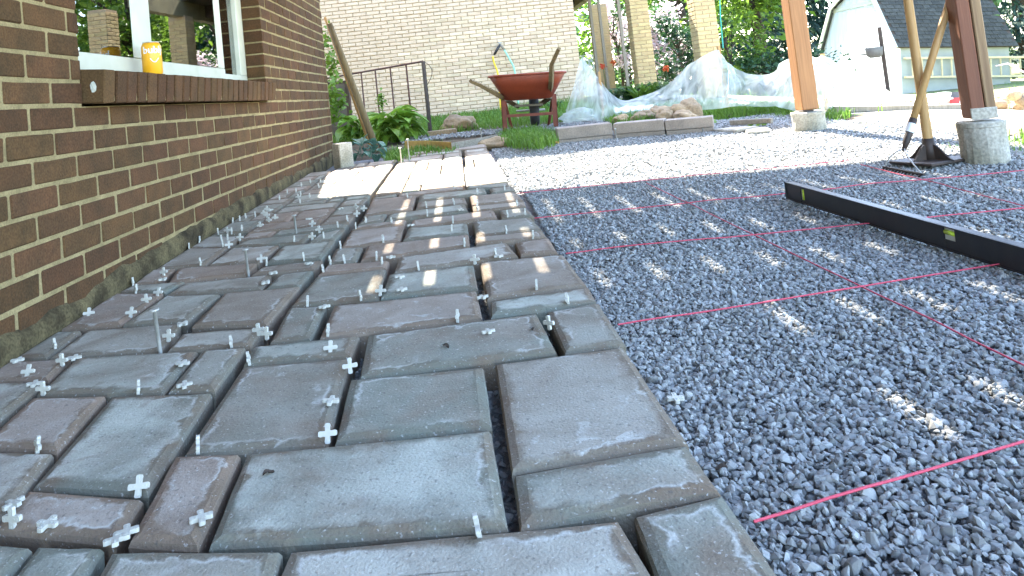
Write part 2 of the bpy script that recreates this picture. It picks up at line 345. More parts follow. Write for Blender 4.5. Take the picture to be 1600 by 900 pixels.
# ------------------------------------------------------------------ ground sheet
def axis(lo, hi, fine_lo, fine_hi, fs):
    a = list(np.arange(fine_lo, fine_hi + 1e-6, fs)); s = fs; x = fine_lo
    while x > lo: s *= 1.35; x -= s; a.insert(0, x)
    s = fs; x = fine_hi
    while x < hi: s *= 1.35; x += s; a.append(x)
    return a
xs = axis(-90, 140, -1.0, 6.0, 0.1); ys = axis(-80, 220, -2.0, 7.0, 0.1)
V = []; F = []
for j, y in enumerate(ys):
    for i, x in enumerate(xs):
        n = mnoise.noise(Vector((x * 0.7, y * 0.7, 0))) * 0.03 + mnoise.noise(Vector((x * 3, y * 3, 5))) * 0.01
        V.append((x, y, zg(x, y) + n * (1 if (x > 3.8 or y > 4.3) else 0.15)))
nx = len(xs)
F = [(j * nx + i, j * nx + i + 1, (j + 1) * nx + i + 1, (j + 1) * nx + i) for j in range(len(ys) - 1) for i in range(nx - 1)]
def ground_k(f):
    x = sum(V[i][0] for i in f) / 4; y = sum(V[i][1] for i in f) / 4
    e = mnoise.noise(Vector((x * 1.5, y * 1.5, 2))) * 0.5
    if x < 3.75 and y < 4.2: return 0
    if x < 2.2 and 4.0 < y < 5.6 + e: return 0
    if x + e > 3.75 and x < 11.5 and y < 10.5 + e: return 2
    return 1
me = np_mesh('ground', V, F, [M_soil, M_grass_ground, M_dirt], [ground_k(f) for f in F])
me.polygons.foreach_set('use_smooth', [True] * len(F))
struct(put('ground', me), 'soil, lawn and glare-pale dirt of the garden around the patio')

# ------------------------------------------------------------------ bedding under the pavers and gravel bed
def sheet(name, x0, x1, y0, y1, dz, m, nx=12, ny=24, amp=0.0, kind='structure', label=None):
    V = []; F = []
    for j in range(ny + 1):
        for i in range(nx + 1):
            x = x0 + (x1 - x0) * i / nx; y = y0 + (y1 - y0) * j / ny
            V.append((x, y, zp(x, y) + dz + amp * mnoise.noise(Vector((x * 2.2, y * 2.2, 9)))))
    for j in range(ny):
        for i in range(nx): q = j * (nx + 1) + i; F.append((q, q + 1, q + nx + 2, q + nx + 1))
    o = put(name, np_mesh(name, V, F, m)); o['kind'] = kind
    if label: o['label'] = label
    return o
pave = sheet('pavement', 0.0, 1.33, -2.4, 4.05, -0.062, M_bed, label='dry laid grey concrete paver walk beside the brick wall')
GRV_DZ = -0.043
sheet('gravel_base', 1.22, 3.9, -2.4, 4.15, GRV_DZ - 0.014, M_bed, 40, 90, 0.012, label='bed of the blue grey crushed stone')
def grav_z(x, y): return zp(x, y) + GRV_DZ + 0.012 * mnoise.noise(Vector((x * 2.2, y * 2.2, 9)))

def gravel_object(name, pts, scl, label):
    n = len(pts)
    me = bpy.data.meshes.new(name); me.vertices.add(n); me.vertices.foreach_set('co', np.asarray(pts, np.float32).ravel())
    a = me.attributes.new('scl', 'FLOAT_VECTOR', 'POINT'); a.data.foreach_set('vector', np.asarray(scl, np.float32).ravel())
    b = me.attributes.new('rot', 'FLOAT_VECTOR', 'POINT'); r = rng.uniform(-math.pi, math.pi, (n, 3)); r[:, 0] = rng.normal(0, 0.55, n); r[:, 1] = rng.normal(0, 0.55, n)
    b.data.foreach_set('vector', r.astype(np.float32).ravel())
    me.materials.append(M_stone); o = put(name, me)
    ng = bpy.data.node_groups.new(name, 'GeometryNodeTree')
    ng.interface.new_socket('Geometry', in_out='INPUT', socket_type='NodeSocketGeometry'); ng.interface.new_socket('Geometry', in_out='OUTPUT', socket_type='NodeSocketGeometry')
    N = ng.nodes; L = ng.links
    gi = N.new('NodeGroupInput'); go = N.new('NodeGroupOutput'); iop = N.new('GeometryNodeInstanceOnPoints')
    jn = N.new('GeometryNodeJoinGeometry')
    for k in range(9):
        ic = N.new('GeometryNodeMeshIcoSphere'); ic.inputs['Radius'].default_value = 1.0; ic.inputs['Subdivisions'].default_value = 1 if k % 3 else 2
        sp = N.new('GeometryNodeSetPosition'); ps = N.new('GeometryNodeInputPosition'); nz = N.new('ShaderNodeTexNoise'); nz.noise_dimensions = '4D'
        nz.inputs['Scale'].default_value = 0.8; nz.inputs['Detail'].default_value = 1.5; nz.inputs['W'].default_value = 3.7 * k + 1
        sb = N.new('ShaderNodeVectorMath'); sb.operation = 'SUBTRACT'; sb.inputs[1].default_value = (0.5, 0.5, 0.5)
        sc = N.new('ShaderNodeVectorMath'); sc.operation = 'SCALE'; sc.inputs['Scale'].default_value = 2.1
        L.new(ps.outputs[0], nz.inputs['Vector']); L.new(nz.outputs['Color'], sb.inputs[0]); L.new(sb.outputs[0], sc.inputs[0])
        L.new(ic.outputs['Mesh'], sp.inputs['Geometry']); L.new(sc.outputs[0], sp.inputs['Offset'])
        # angular chips: hull of the displaced ball
        ch = N.new('GeometryNodeConvexHull'); L.new(sp.outputs[0], ch.inputs[0])
        smt = N.new('GeometryNodeSetMaterial'); smt.inputs['Material'].default_value = M_stone; L.new(ch.outputs[0], smt.inputs[0])
        ti = N.new('GeometryNodeGeometryToInstance'); L.new(smt.outputs[0], ti.inputs[0]); L.new(ti.outputs[0], jn.inputs[0])
    na = N.new('GeometryNodeInputNamedAttribute'); na.data_type = 'FLOAT_VECTOR'; na.inputs['Name'].default_value = 'rot'
    ns = N.new('GeometryNodeInputNamedAttribute'); ns.data_type = 'FLOAT_VECTOR'; ns.inputs['Name'].default_value = 'scl'
    rv = N.new('FunctionNodeRandomValue'); rv.data_type = 'INT'; 
    for s_ in rv.inputs:
        if s_.name == 'Max' and s_.type == 'INT': s_.default_value = 8
    L.new(gi.outputs[0], iop.inputs['Points']); L.new(jn.outputs[0], iop.inputs['Instance']); iop.inputs['Pick Instance'].default_value = True
    L.new([q for q in rv.outputs if q.type == 'INT'][0], iop.inputs['Instance Index'])
    L.new(na.outputs['Attribute'], iop.inputs['Rotation']); L.new(ns.outputs['Attribute'], iop.inputs['Scale'])
    L.new(iop.outputs[0], go.inputs[0])
    md = o.modifiers.new('chips', 'NODES'); md.node_group = ng
    o['kind'] = 'stuff'; o['label'] = label
    return o
pts = []; scl = []
def scatter(x0, x1, y0, y1, step, size, layers=1, zf=None, keep=None):
    for l in range(layers):
        for x in np.arange(x0, x1, step):
            for y in np.arange(y0, y1, step):
                px, py = x + rng.uniform(-.6, .6) * step, y + rng.uniform(-.6, .6) * step
                if keep and not keep(px, py): continue
                s = size * rng.choice([0.5, 0.65, 0.8, 0.9, 1.0, 1.1, 1.25, 1.5], p=[.12, .14, .17, .17, .16, .14, .08, .02]) * rng.uniform(0.85, 1.15)
                pts.append((px, py, (zf or grav_z)(px, py) - 0.004 + rng.uniform(-0.004, 0.005)))
                scl.append((s * rng.uniform(0.9, 1.3), s * rng.uniform(0.7, 1.0), s * rng.uniform(0.4, 0.75)))
scatter(1.325, 2.35, -1.15, 0.2, 0.0069, 0.0059, 1)
scatter(2.35, 3.8, -1.15, 0.2, 0.0095, 0.0068, 1)
scatter(1.315, 3.8, 0.2, 1.6, 0.0085, 0.0061, 1)
scatter(1.27, 3.8, 1.6, 4.0, 0.0135, 0.0085, 1, keep=lambda x, y: x > 1.31 - 0.03 * max(0, y - 0.5))
scatter(0.5, 2.4, 4.25, 5.2, 0.021, 0.012, 1, zf=lambda x, y: zp(x, y) + 0.006, keep=lambda x, y: 4.42 + 0.18 * math.sin(x * 2.2) < y < 4.95 + 0.12 * math.sin(x * 2.2 + 0.5))
scatter(0.02, 1.31, -1.15, 1.7, 0.0105, 0.006, 1, zf=lambda x, y: zp(x, y) - 0.058)
gravel_object('gravel', pts, scl, 'blue grey crushed stone spread over the patio bed')

# ------------------------------------------------------------------ pavers
PAVERS = """0.812,-0.925 1.190,-0.941 1.212,-1.092 0.807,-1.045
1.207,-0.936 1.318,-0.918 1.324,-1.090 1.206,-1.069
1.078,-0.828 1.312,-0.807 1.317,-0.913 1.076,-0.934
1.073,-0.470 1.310,-0.458 1.316,-0.801 1.076,-0.818
0.692,-0.689 1.054,-0.706 1.063,-0.932 0.710,-0.898
0.811,-0.465 1.052,-0.479 1.057,-0.695 0.822,-0.689
0.581,-0.342 0.795,-0.359 0.812,-0.691 0.591,-0.665
0.570,-0.231 0.796,-0.240 0.795,-0.350 0.579,-0.330
0.815,-0.245 1.176,-0.233 1.188,-0.449 0.827,-0.462
1.197,-0.228 1.314,-0.210 1.317,-0.444 1.203,-0.449
1.081,-0.118 1.314,-0.095 1.311,-0.206 1.077,-0.216
0.701,-0.010 1.051,-0.024 1.059,-0.224 0.709,-0.228
0.585,0.016 0.681,0.001 0.690,-0.226 0.601,-0.220
1.066,0.236 1.301,0.215 1.312,-0.081 1.074,-0.090
0.815,0.216 1.050,0.214 1.055,-0.007 0.813,0.012
0.601,0.278 0.800,0.280 0.810,0.012 0.588,0.024
0.609,0.400 0.801,0.367 0.800,0.283 0.602,0.293
0.827,0.395 1.156,0.433 1.177,0.266 0.827,0.226
1.180,0.414 1.288,0.429 1.290,0.252 1.184,0.265
1.061,0.545 1.280,0.535 1.284,0.441 1.061,0.440
1.058,0.805 1.267,0.766 1.283,0.556 1.065,0.554
0.703,0.602 1.042,0.605 1.043,0.439 0.707,0.412
0.597,0.615 0.691,0.592 0.696,0.404 0.607,0.411
0.605,0.890 0.806,0.878 0.811,0.627 0.610,0.612
0.825,0.819 1.039,0.791 1.042,0.617 0.820,0.630
0.618,0.953 0.805,0.981 0.805,0.886 0.608,0.897
0.829,0.962 1.145,0.977 1.151,0.823 0.826,0.821
1.164,0.953 1.268,0.963 1.281,0.791 1.164,0.806
1.063,1.120 1.274,1.095 1.270,0.984 1.064,0.996
1.054,1.357 1.258,1.340 1.274,1.117 1.063,1.130
0.726,1.147 1.035,1.178 1.046,1.021 0.720,1.010
0.625,1.136 0.714,1.151 0.717,1.008 0.617,0.956
0.601,1.553 0.809,1.541 0.815,1.193 0.619,1.162
0.826,1.554 1.132,1.540 1.136,1.385 0.828,1.379
0.828,1.368 1.037,1.346 1.046,1.190 0.829,1.203
1.151,1.502 1.261,1.498 1.263,1.359 1.151,1.377
0.722,1.652 1.030,1.688 1.032,1.568 0.724,1.541
0.601,1.621 0.710,1.656 0.717,1.544 0.598,1.559
1.044,1.654 1.248,1.622 1.248,1.491 1.050,1.557
0.592,-0.888 0.803,-0.924 0.810,-1.045 0.607,-1.012
0.487,-0.857 0.577,-0.875 0.587,-1.008 0.499,-0.994
0.340,-0.813 0.479,-0.855 0.487,-0.971 0.365,-0.941
0.392,-0.718 0.580,-0.777 0.586,-0.866 0.401,-0.808
0.581,-0.670 0.684,-0.690 0.698,-0.899 0.604,-0.873
0.360,-0.411 0.560,-0.451 0.581,-0.765 0.392,-0.709
0.193,-0.375 0.349,-0.409 0.371,-0.608 0.219,-0.565
0.217,-0.574 0.369,-0.615 0.398,-0.804 0.244,-0.765
0.170,-0.178 0.449,-0.220 0.461,-0.425 0.194,-0.364
0.460,-0.223 0.557,-0.236 0.563,-0.446 0.470,-0.423
0.007,-0.148 0.159,-0.179 0.176,-0.293 0.003,-0.251
0.003,-0.254 0.177,-0.302 0.187,-0.465 0.003,-0.407
0.008,0.039 0.076,0.021 0.093,-0.157 0.006,-0.130
0.093,0.017 0.333,-0.015 0.357,-0.193 0.099,-0.158
0.367,-0.094 0.559,-0.115 0.563,-0.228 0.375,-0.202
0.363,0.210 0.575,0.193 0.564,-0.102 0.371,-0.046
0.185,0.254 0.353,0.208 0.344,-0.006 0.172,0.029
-0.007,0.356 0.164,0.291 0.168,0.030 0.009,0.051
0.014,0.427 0.184,0.399 0.163,0.300 0.003,0.355
0.189,0.385 0.451,0.365 0.463,0.215 0.180,0.270
0.473,0.357 0.576,0.362 0.572,0.198 0.474,0.213
0.391,0.479 0.583,0.478 0.578,0.370 0.384,0.389
0.086,0.585 0.359,0.538 0.372,0.400 0.130,0.410
-0.003,0.599 0.081,0.586 0.087,0.420 0.013,0.430
0.005,0.894 0.169,0.825 0.180,0.587 0.008,0.606
0.189,0.808 0.373,0.767 0.362,0.547 0.190,0.583
0.386,0.753 0.573,0.748 0.577,0.484 0.390,0.528
0.211,0.929 0.461,0.920 0.459,0.757 0.186,0.821
0.488,0.896 0.579,0.937 0.568,0.754 0.474,0.761
0.007,1.096 0.160,1.029 0.171,0.819 0.000,0.900"""
def add_paver(q, thick=0.058):
    P = [Vector((x, y)) for x, y in q]; c = sum(P, Vector((0, 0))) / 4
    area = sum(P[i].x * P[(i + 1) % 4].y - P[(i + 1) % 4].x * P[i].y for i in range(4))
    if area < 0: P = P[::-1]
    def inset(d):
        out_ = []
        for i in range(4):
            a = (P[i] - P[i - 1]).normalized(); b = (P[(i + 1) % 4] - P[i]).normalized()
            na = Vector((-a.y, a.x)); nb = Vector((-b.y, b.x)); s = na + nb; s = s / max(0.4, s.dot(na))
            out_.append(P[i] + s * d)
        return out_
    w = min((P[0] - P[1]).length, (P[1] - P[2]).length)
    b1 = min(0.014, w * 0.14) * random.uniform(0.85, 1.15); b2 = b1 + min(0.016, w * 0.14)
    # rings: bottom, side top, bevel foot, shoulder, bloom start, centre
    def ring(d, z, n=4):
        I = inset(d); r = []
        for i in range(4):
            for k in range(n):
                p = I[i].lerp(I[(i + 1) % 4], k / n)
                r.append((p.x - c.x, p.y - c.y, z))
        return r
    jz = lambda: random.uniform(-0.0006, 0.0006)
    rings = [(ring(0.002, -thick), 0.0), (ring(0.0, -0.010), 0.0), (ring(0.003, -0.0040), 0.05), (ring(b1, -0.0003), 0.30), (ring(b2, 0.0), 0.85), (ring(w * 0.42, 0.0), 1.0)]
    V = []; F = []; at = []
    for ri, (r, a) in enumerate(rings):
        for (x, y, z) in r:
            if 1 <= ri <= 3: x += random.uniform(-.0007, .0007); y += random.uniform(-.0007, .0007)
            V.append((x, y, z + (jz() if ri in (1, 2, 3) else 0))); at.append(a)
    for ri in range(len(rings) - 1):
        for i in range(16):
            a, b = ri * 16 + i, ri * 16 + (i + 1) % 16; F.append((a, b, b + 16, a + 16))
    F.append(tuple(range(5 * 16, 6 * 16))); F.append(tuple(range(16))[::-1])
    me = bpy.data.meshes.new('paver'); me.from_pydata(V, [], F); me.materials.append(M_paver)
    t = me.attributes.new('bloom', 'FLOAT', 'POINT'); t.data.foreach_set('value', at); me.update()
    # shared noise field, shifted per stone by moving the mesh origin: rotate by quarter turns keeps it cheap
    o = put('paver', me, pave, (c.x, c.y, zp(c.x, c.y) + random.uniform(-0.0015, 0.0015)), (math.atan(0.025) + random.uniform(-.004, .004), random.uniform(-.004, .004), 0))
    return o
quads = [[tuple(map(float, p.split(','))) for p in l.split()] for l in PAVERS.splitlines()]
def strip(x0, x1, y0, y1, rowset, gap=0.006, lean=0.0):
    y = y0; k = 0
    while y < y1 - 0.05:
        h = rowset[k % len(rowset)]; h = min(h, y1 - y); k += 1
        cut = sorted(random.sample([0.30, 0.5, 0.70], (2 if random.random() < .45 and x1 - x0 > 0.35 else 1) if x1 - x0 > 0.25 else (1 if random.random() < .35 else 0)))
        e = [0] + cut + [1]; L_ = x1 - x0; r = [x0 + L_ * t for t in e]
        for a, b in zip(r, r[1:]):
            sh = -lean * (y - y0)
            fa = 0 if a == x0 else 1; fb = 0 if b == x1 else 1
            quads.append([(a + gap / 2 + sh * (a - x0) / L_, y + h - gap), (b - gap / 2 + sh * (b - x0) / L_, y + h - gap), (b - gap / 2 + sh * (b - x0) / L_, y), (a + gap / 2 + sh * (a - x0) / L_, y)])
        y += h
strip(0.595, 1.043, 1.70, 3.42, [0.165, 0.24, 0.10, 0.235, 0.165, 0.24, 0.16, 0.25, 0.16], lean=0.006)
strip(1.049, 1.252, 1.67, 3.36, [0.24, 0.165, 0.24, 0.165, 0.24, 0.22, 0.24, 0.2], lean=0.022)
strip(0.17, 0.578, 0.95, 3.25, [0.11, 0.165, 0.23, 0.16, 0.10, 0.24, 0.165, 0.23, 0.16, 0.24])
strip(0.008, 0.165, 1.11, 3.0, [0.24, 0.17, 0.24, 0.16, 0.25, 0.165, 0.24, 0.2])
for q in ([(0.66, 3.62), (0.86, 3.60), (0.86, 3.46), (0.66, 3.48)], [(0.87, 3.72), (1.22, 3.68), (1.22, 3.43), (0.87, 3.46)], [(0.95, 3.92), (1.2, 3.9), (1.2, 3.74), (0.95, 3.76)]): quads.append(q)
for q in quads: add_paver(q)
# ------------------------------------------------------------------ plastic spacers
SP = """f 0.399 -0.762;l 0.427 -0.809;f 0.479 -0.822;f 0.598 -0.861;f 0.591 -0.874;f 0.685 -0.850;b 0.569 -0.763;u 0.340 -0.606;u 0.615 -0.669;f 0.036 -0.166;u 0.079 -0.098;l 0.161 -0.216;f 0.175 -0.193;b 0.113 -0.255;f 0.165 -0.321;l 0.209 -0.367;u 0.412 -0.415;f 0.450 -0.303;f 0.497 -0.416;l 0.353 -0.133;f 0.347 -0.040;u 0.521 -0.222;u 0.592 -0.335;f 0.684 -0.032;u 0.635 0.010;u 0.765 0.008;b 0.812 0.037;f 0.865 0.038;u 0.728 -0.221;l 0.563 -0.164;l 0.590 -0.196;b 0.751 -0.321;b 0.806 -0.426;f 1.064 -0.098;u 1.006 -0.226;f 1.068 -0.323;l 1.190 -0.330;u 1.194 -0.072;u 1.248 -0.197;f 0.794 -0.558;b 0.811 -0.677;u 1.029 -0.942;f 0.850 0.158;u 0.021 0.418;u 0.071 0.328;l 0.155 0.204;b 0.158 0.272;b 0.163 0.097;b 0.035 0.136;l 0.076 0.507;f 0.103 0.433;u 0.159 0.594;u 0.019 0.869;u 0.148 0.848;b 0.175 0.835;b 0.370 0.551;u 0.405 0.488;u 0.518 0.501;f 0.550 0.425;u 0.615 0.313;u 0.617 0.411;u 0.661 0.407;f 0.804 0.389;u 0.784 0.324;u 0.760 0.401;f 0.459 0.357;f 0.464 0.257;u 0.423 0.784;l 0.482 0.805;l 0.484 0.921;u 0.525 0.794;u 0.546 0.968;b 0.428 1.068;u 0.616 0.607;u 0.755 0.631;u 0.624 0.904;f 0.386 1.206;u 0.650 0.995;u 0.756 0.925;l 0.181 0.944;l 0.199 1.153;u 0.132 1.128;u 0.101 1.096;l 0.207 1.252;u 0.030 1.336;u 1.114 0.273;f 1.122 0.255;l 1.054 0.228;u 0.896 0.228;u 1.027 0.446;u 0.986 0.671;u 1.165 0.558;u 1.241 0.446;u 0.989 0.821;f 0.834 0.837;u 0.887 1.012;f 1.015 1.030;u 1.187 0.815;u 1.252 0.813;u 1.083 1.003;u 1.238 1.004;u 1.086 1.113;u 0.989 1.203;u 0.874 1.200;u 0.776 1.487;u 1.094 1.396;u 1.217 1.400;u 0.987 1.621;u 0.051 1.366;u 0.060 1.417;u 0.096 1.441;l 0.131 1.451;l 0.113 1.569;f 0.131 1.559;l 0.162 1.389;l 0.222 1.298;u 0.041 1.115;l 0.075 1.122;u 0.106 0.960;u 0.126 0.971;u 0.015 0.983;u 0.094 1.879;l 0.195 1.851;u 0.184 1.957;u 0.083 2.089;u 0.128 2.100;u 0.107 2.322;u 0.258 1.829;u 0.137 2.424;u 0.201 2.401;u 0.233 2.183;f 0.488 1.375;l 0.560 1.347;b 0.603 1.291;b 0.588 1.185;u 0.565 1.080;u 0.245 1.673;g 1.354 -0.611"""
def cross_mesh():
    a, L_, bul = 0.0036, 0.0140, 0.0041; P = []
    for q in range(4):
        c, s = math.cos(q * math.pi / 2), math.sin(q * math.pi / 2)
        for x, y in ((a, -a), (L_ * 0.55, -a), (L_ * 0.8, -bul), (L_ * 0.97, -bul * 0.75), (L_, 0), (L_ * 0.97, bul * 0.75), (L_ * 0.8, bul), (L_ * 0.55, a)):
            P.append((x * c - y * s, x * s + y * c))
    m = MB().prism(P, -0.0026, 0.0026)
    for q in range(4):
        for r in (0.0055, 0.0102):
            x, y = r * math.cos(q * math.pi / 2), r * math.sin(q * math.pi / 2)
            m.box((x - 0.0011, y - 0.0011, 0.0025), (x + 0.0011, y + 0.0011, 0.0032))
    return m.mesh('spacer', M_plastic)
sp_me = cross_mesh()
sp_list = [(s.split()[0], float(s.split()[1]), float(s.split()[2])) for s in SP.split(';')]
def zone(x):
    return ('in the rows beside the dark brick wall' if x < 0.21 else 'in the middle of the left paver strip' if x < 0.52 else 'along the long joint left of centre' if x < 0.63
            else 'in the middle of the right paver strip' if x < 0.95 else 'along the long joint near the gravel' if x < 1.12 else 'on the outermost pavers next to the gravel')
ORD = ['nearest', 'second nearest', 'third nearest', 'fourth nearest', 'fifth nearest', 'sixth nearest', 'seventh nearest', 'eighth nearest', 'ninth nearest', 'tenth nearest', 'eleventh nearest', 'twelfth nearest',
       'thirteenth nearest', 'fourteenth nearest', 'fifteenth nearest', 'sixteenth nearest', 'seventeenth nearest', 'eighteenth nearest', 'nineteenth nearest', 'twentieth nearest', 'twenty-first nearest', 'twenty-second nearest', 'twenty-third nearest', 'twenty-fourth nearest', 'twenty-fifth nearest', 'twenty-sixth nearest', 'twenty-seventh nearest', 'twenty-eighth nearest', 'twenty-ninth nearest', 'thirtieth nearest', 'thirty-first nearest', 'thirty-second nearest']
cnt = {}
for k, x, y in sorted(sp_list, key=lambda t: (Vector((t[1], t[2])) - CP.xy).length):
    z = zp(x, y); to = math.atan2(CP.y - y, CP.x - x)
    if k == 'g':
        lab = 'white plastic cross lying alone on the gravel beside the paver edge'; st = 'g'
    else:
        st = {'f': 'lying flat', 'b': 'lying flat', 'u': 'standing upright', 'l': 'standing upright'}[k]
        band = 'foremost' if y < -0.25 else 'middle' if y < 0.55 else 'far'; key = (st, zone(x), band); cnt[key] = cnt.get(key, 0) + 1
        lab = f'{ORD[min(cnt[key], 32) - 1]} white spacer {st} {zone(x)}, {band} stretch'
    if k in 'fbg':
        if k == 'g': z = grav_z(x, y) + 0.006
        e = Euler((random.uniform(-.08, .08), random.uniform(-.08, .08), random.uniform(-.6, .6)))
        if k == 'b': e = Euler((RAD(62), 0, random.uniform(-.25, .25)))
        loc = (x, y, z + (0.0032 if k != 'b' else 0.006))
    else:
        yaw = to + (random.uniform(-.18, .18) if k == 'u' else random.uniform(0.7, 1.3))
        e = Euler((RAD(90) + random.uniform(-.14, .14), random.uniform(-.1, .1), yaw)); loc = (x, y, z + 0.0085)
    o = put('spacer', sp_me, None, loc, e)
    tag(o, lab, 'tile spacer', 'white plastic spacers between the pavers')

# ------------------------------------------------------------------ steel spikes standing in the joints
def spike(p, h, r, label, tilt=(0, 0)):
    m = MB().lathe([(0.0005, -0.05), (r, -0.03), (r, h - 0.004), (r * 1.2, h - 0.004)], 10)
    t = thing('nail', label, 'nail', p, (tilt[0], tilt[1], 0), 'long steel nails standing in the joints')
    m.build('shank', M_steel, t, True)
    MB().lathe([(0.0, h - 0.004), (r * 2.3, h - 0.0035), (r * 2.3, h), (0.0, h + 0.0008)], 12).build('head', M_steel, t)
spike(G(250, 547), 0.088, 0.0042, 'closest tall galvanised nail standing between two grey pavers', (0, -0.06))
spike(G(388, 427), 0.073, 0.004, 'galvanised nail standing in the joint right behind the closest nail', (0, -0.04))
spike(G(463, 363), 0.066, 0.004, 'smallest nail of the row, standing just before the sunlit patch', (0, -0.04))
spike(G(628, 262), 0.125, 0.004, 'pale nail beside the weeds at the far paver edge, the front one of two')
spike(G(640, 252), 0.15, 0.004, 'taller pale nail behind its twin at the far paver edge')
spike(G(753, 222), 0.11, 0.004, 'pale nail standing in front of the wooden edging')
for px, py, t_ in ((963, 217, 'before the middle wall block'), (1099, 206, 'before the right hand wall block'), (879, 224, 'at the left end of the wall blocks')):
    spike(G(px, py, -0.04), 0.075, 0.004, f'white marking nail in the gravel {t_}')

# ------------------------------------------------------------------ pink lines
def line(a, b, label, sag=0.0):
    n = 40; P = []
    for i in range(n + 1):
        t = i / n; p = Vector(a).lerp(Vector(b), t)
        zz = grav_z(p.x, p.y) + 0.012 + 0.0012 * math.sin(t * 40 + a[0] * 9)
        P.append((p.x, p.y - sag * 4 * t * (1 - t), max(zz, p.z)))
    o = MB().tube(P, 0.0017, 6).build('string_line', M_string)
    tag(o, label, 'string', 'pink builder lines over the gravel')
gp = lambda px, py: tuple(G(px, py, -0.03))
line(gp(1178, 815), (3.3, -0.50, -0.56), 'nearest pink string crossing the gravel from the corner paver', 0.0)
line(gp(966, 509), (3.4, -0.06, -0.55), 'second pink string crossing the gravel from the paver edge')
line(gp(884, 396), (3.4, 0.20, -0.545), 'third pink string crossing the gravel, passing under the black level')
line(gp(832, 341), gp(1600, 266), 'fourth pink string crossing the gravel, ending near the far concrete pier')
line(gp(808, 302), gp(1330, 250), 'fifth pink string, along the edge of the sunlit gravel')
line(gp(1010, 286), gp(1640, 590), 'long pink string running away from the viewer, nearer the pavers')
line(gp(1345, 257), gp(1640, 332), 'long pink string running away from the viewer, behind the black level')

# ------------------------------------------------------------------ dark brick house with window
HH = 0.0667
W0, W1 = 0.254, 2.168                        # window opening along the wall
zpar = lambda y: float(np.interp(y, [-2.5, -0.16, 0.09, 0.44, 0.96, 1.8, 3.0, 3.82, 4.05], [-0.50, -0.461, -0.474, -0.447, -0.432, -0.404, -0.408, -0.388, -0.385]))
house = thing('brick_house', 'dark brown brick house wall with white window and mossy footing', 'house', (0, 0, 0))
HT = 2.45
mb = MB(); IN = -0.002
YE = 4.026; YS = -4.2; wz0 = 0.030; wz1 = 1.30
mb.box((-0.20, YS, -0.75), (IN, YE, wz0)); mb.box((-0.20, YS, wz1), (IN, YE, HT))
mb.box((-0.20, YS, wz0), (IN, W0 - 0.006, wz1)); mb.box((-0.20, W1 + 0.006, wz0), (IN, YE, wz1))
mb.box((-7.0, YE - 0.20, -0.75), (-0.20, YE, HT)); mb.build('mortar_wall', M_mortar, house)
# floors and roof of the house so that it has a body
MB().box((-7.2, YS, HT), (0.32, YE + 0.25, HT + 0.16)).build('eaves', M_soffit, house)
MB().box((0.20, YS, HT - 0.02), (0.33, YE + 0.27, HT + 0.14)).build('gutter', M_white, house)
def brick_variants(Lb, Hb, Db, n, b, wob):
    out_ = []
    for k in range(n):
        m = MB().cbox((-Db, -Lb / 2, -Hb / 2), (0, Lb / 2, Hb / 2), b, 0, None, wob); out_.append(m)
    return out_
BV = brick_variants(0.1885, 0.0570, 0.10, 8, 0.0035, 0.0013)
BM = [b.mesh('brick', M_brick) for b in BV]
HV = [b.mesh('brick', M_brick) for b in brick_variants(0.090, 0.0575, 0.10, 4, 0.0035, 0.0013)]
stuff = MB(); nb = 0
for r in range(-36, 9):
    zc = -r * HH
    if zc > HT - 0.03: continue
    i0 = 0.0 if r % 2 == 0 else 0.5
    for i in range(-21, 21):
        ya, yb = (i + i0) * 0.2 + 0.005, (i + i0 + 1) * 0.2 - 0.005      # joints measured at (i+i0)*0.2
        if ya < YS: continue
        spans = [(ya, min(yb, YE))] if ya < YE - 0.03 else []
        if -0.0 < zc and zc < wz1 and r < 0:
            sp2 = []
            for a, b in spans:
                if b <= W0 or a >= W1: sp2.append((a, b))
                else:
                    if a < W0 - 0.03: sp2.append((a, W0))
                    if b > W1 + 0.012: sp2.append((W1, b))
            spans = sp2
        for a, b in spans:
            if b - a < 0.010: continue
            c = (a + b) / 2; L_ = b - a
            if zc - 0.0285 < zpar(c) - 0.055: continue
            see = c > -0.35 and r >= -14 and not (c < 1.0 and r < -5)
            d = 0.10
            jx = random.uniform(-0.0003, 0.0022)
            if see and nb < 298:
                nb += 1
                if L_ > 0.15: o = put('brick', random.choice(BM), house, (jx, c, zc), None, (1, L_ / 0.19, 1))
                else: o = put('brick', random.choice(HV), house, (jx, c, zc), None, (1, L_ / 0.09, 1))
            else:
                V_ = random.choice(BV); s_ = L_ / 0.19
                stuff.add([(v[0] + jx, v[1] * s_ + c, v[2] + zc) for v in V_.v], V_.f)
o = stuff.build('brickwork', M_brick, house); o['kind'] = 'stuff'
# rowlock sill
RW = [MB().cbox((-0.155, -0.0305, -0.048), (0.0, 0.0305, 0.048), 0.003, 0, None, 0.0012).mesh('sill_brick', M_brick) for _ in range(5)]
y = W0 + 0.036; 
mbs = MB(); k = 0
while y < W1 - 0.02:
    put('sill_brick', RW[k % 5], house, (0.060 + random.uniform(-.0015, .0015), y, 0.081), (0, RAD(6), 0)); y += 0.0722; k += 1
MB().box((-0.09, W0 + 0.014, 0.040), (0.051, W1 - 0.010, 0.114), 0, Matrix.Rotation(RAD(0), 4, 'Y')).build('sill_mortar', M_mortar, house)
MB().lathe([(0.0, 0), (0.011, 0.0004), (0.013, 0.001), (0.0, 0.0016)], 9, 0, Matrix.Translation((0.030, W0 + 0.0032, 0.082)) @ Matrix.Rotation(RAD(90), 4, 'X') @ Matrix.Diagonal((0.7, 1.3, 1, 1)), 0.0015).build('paint_splash', M_white, house)
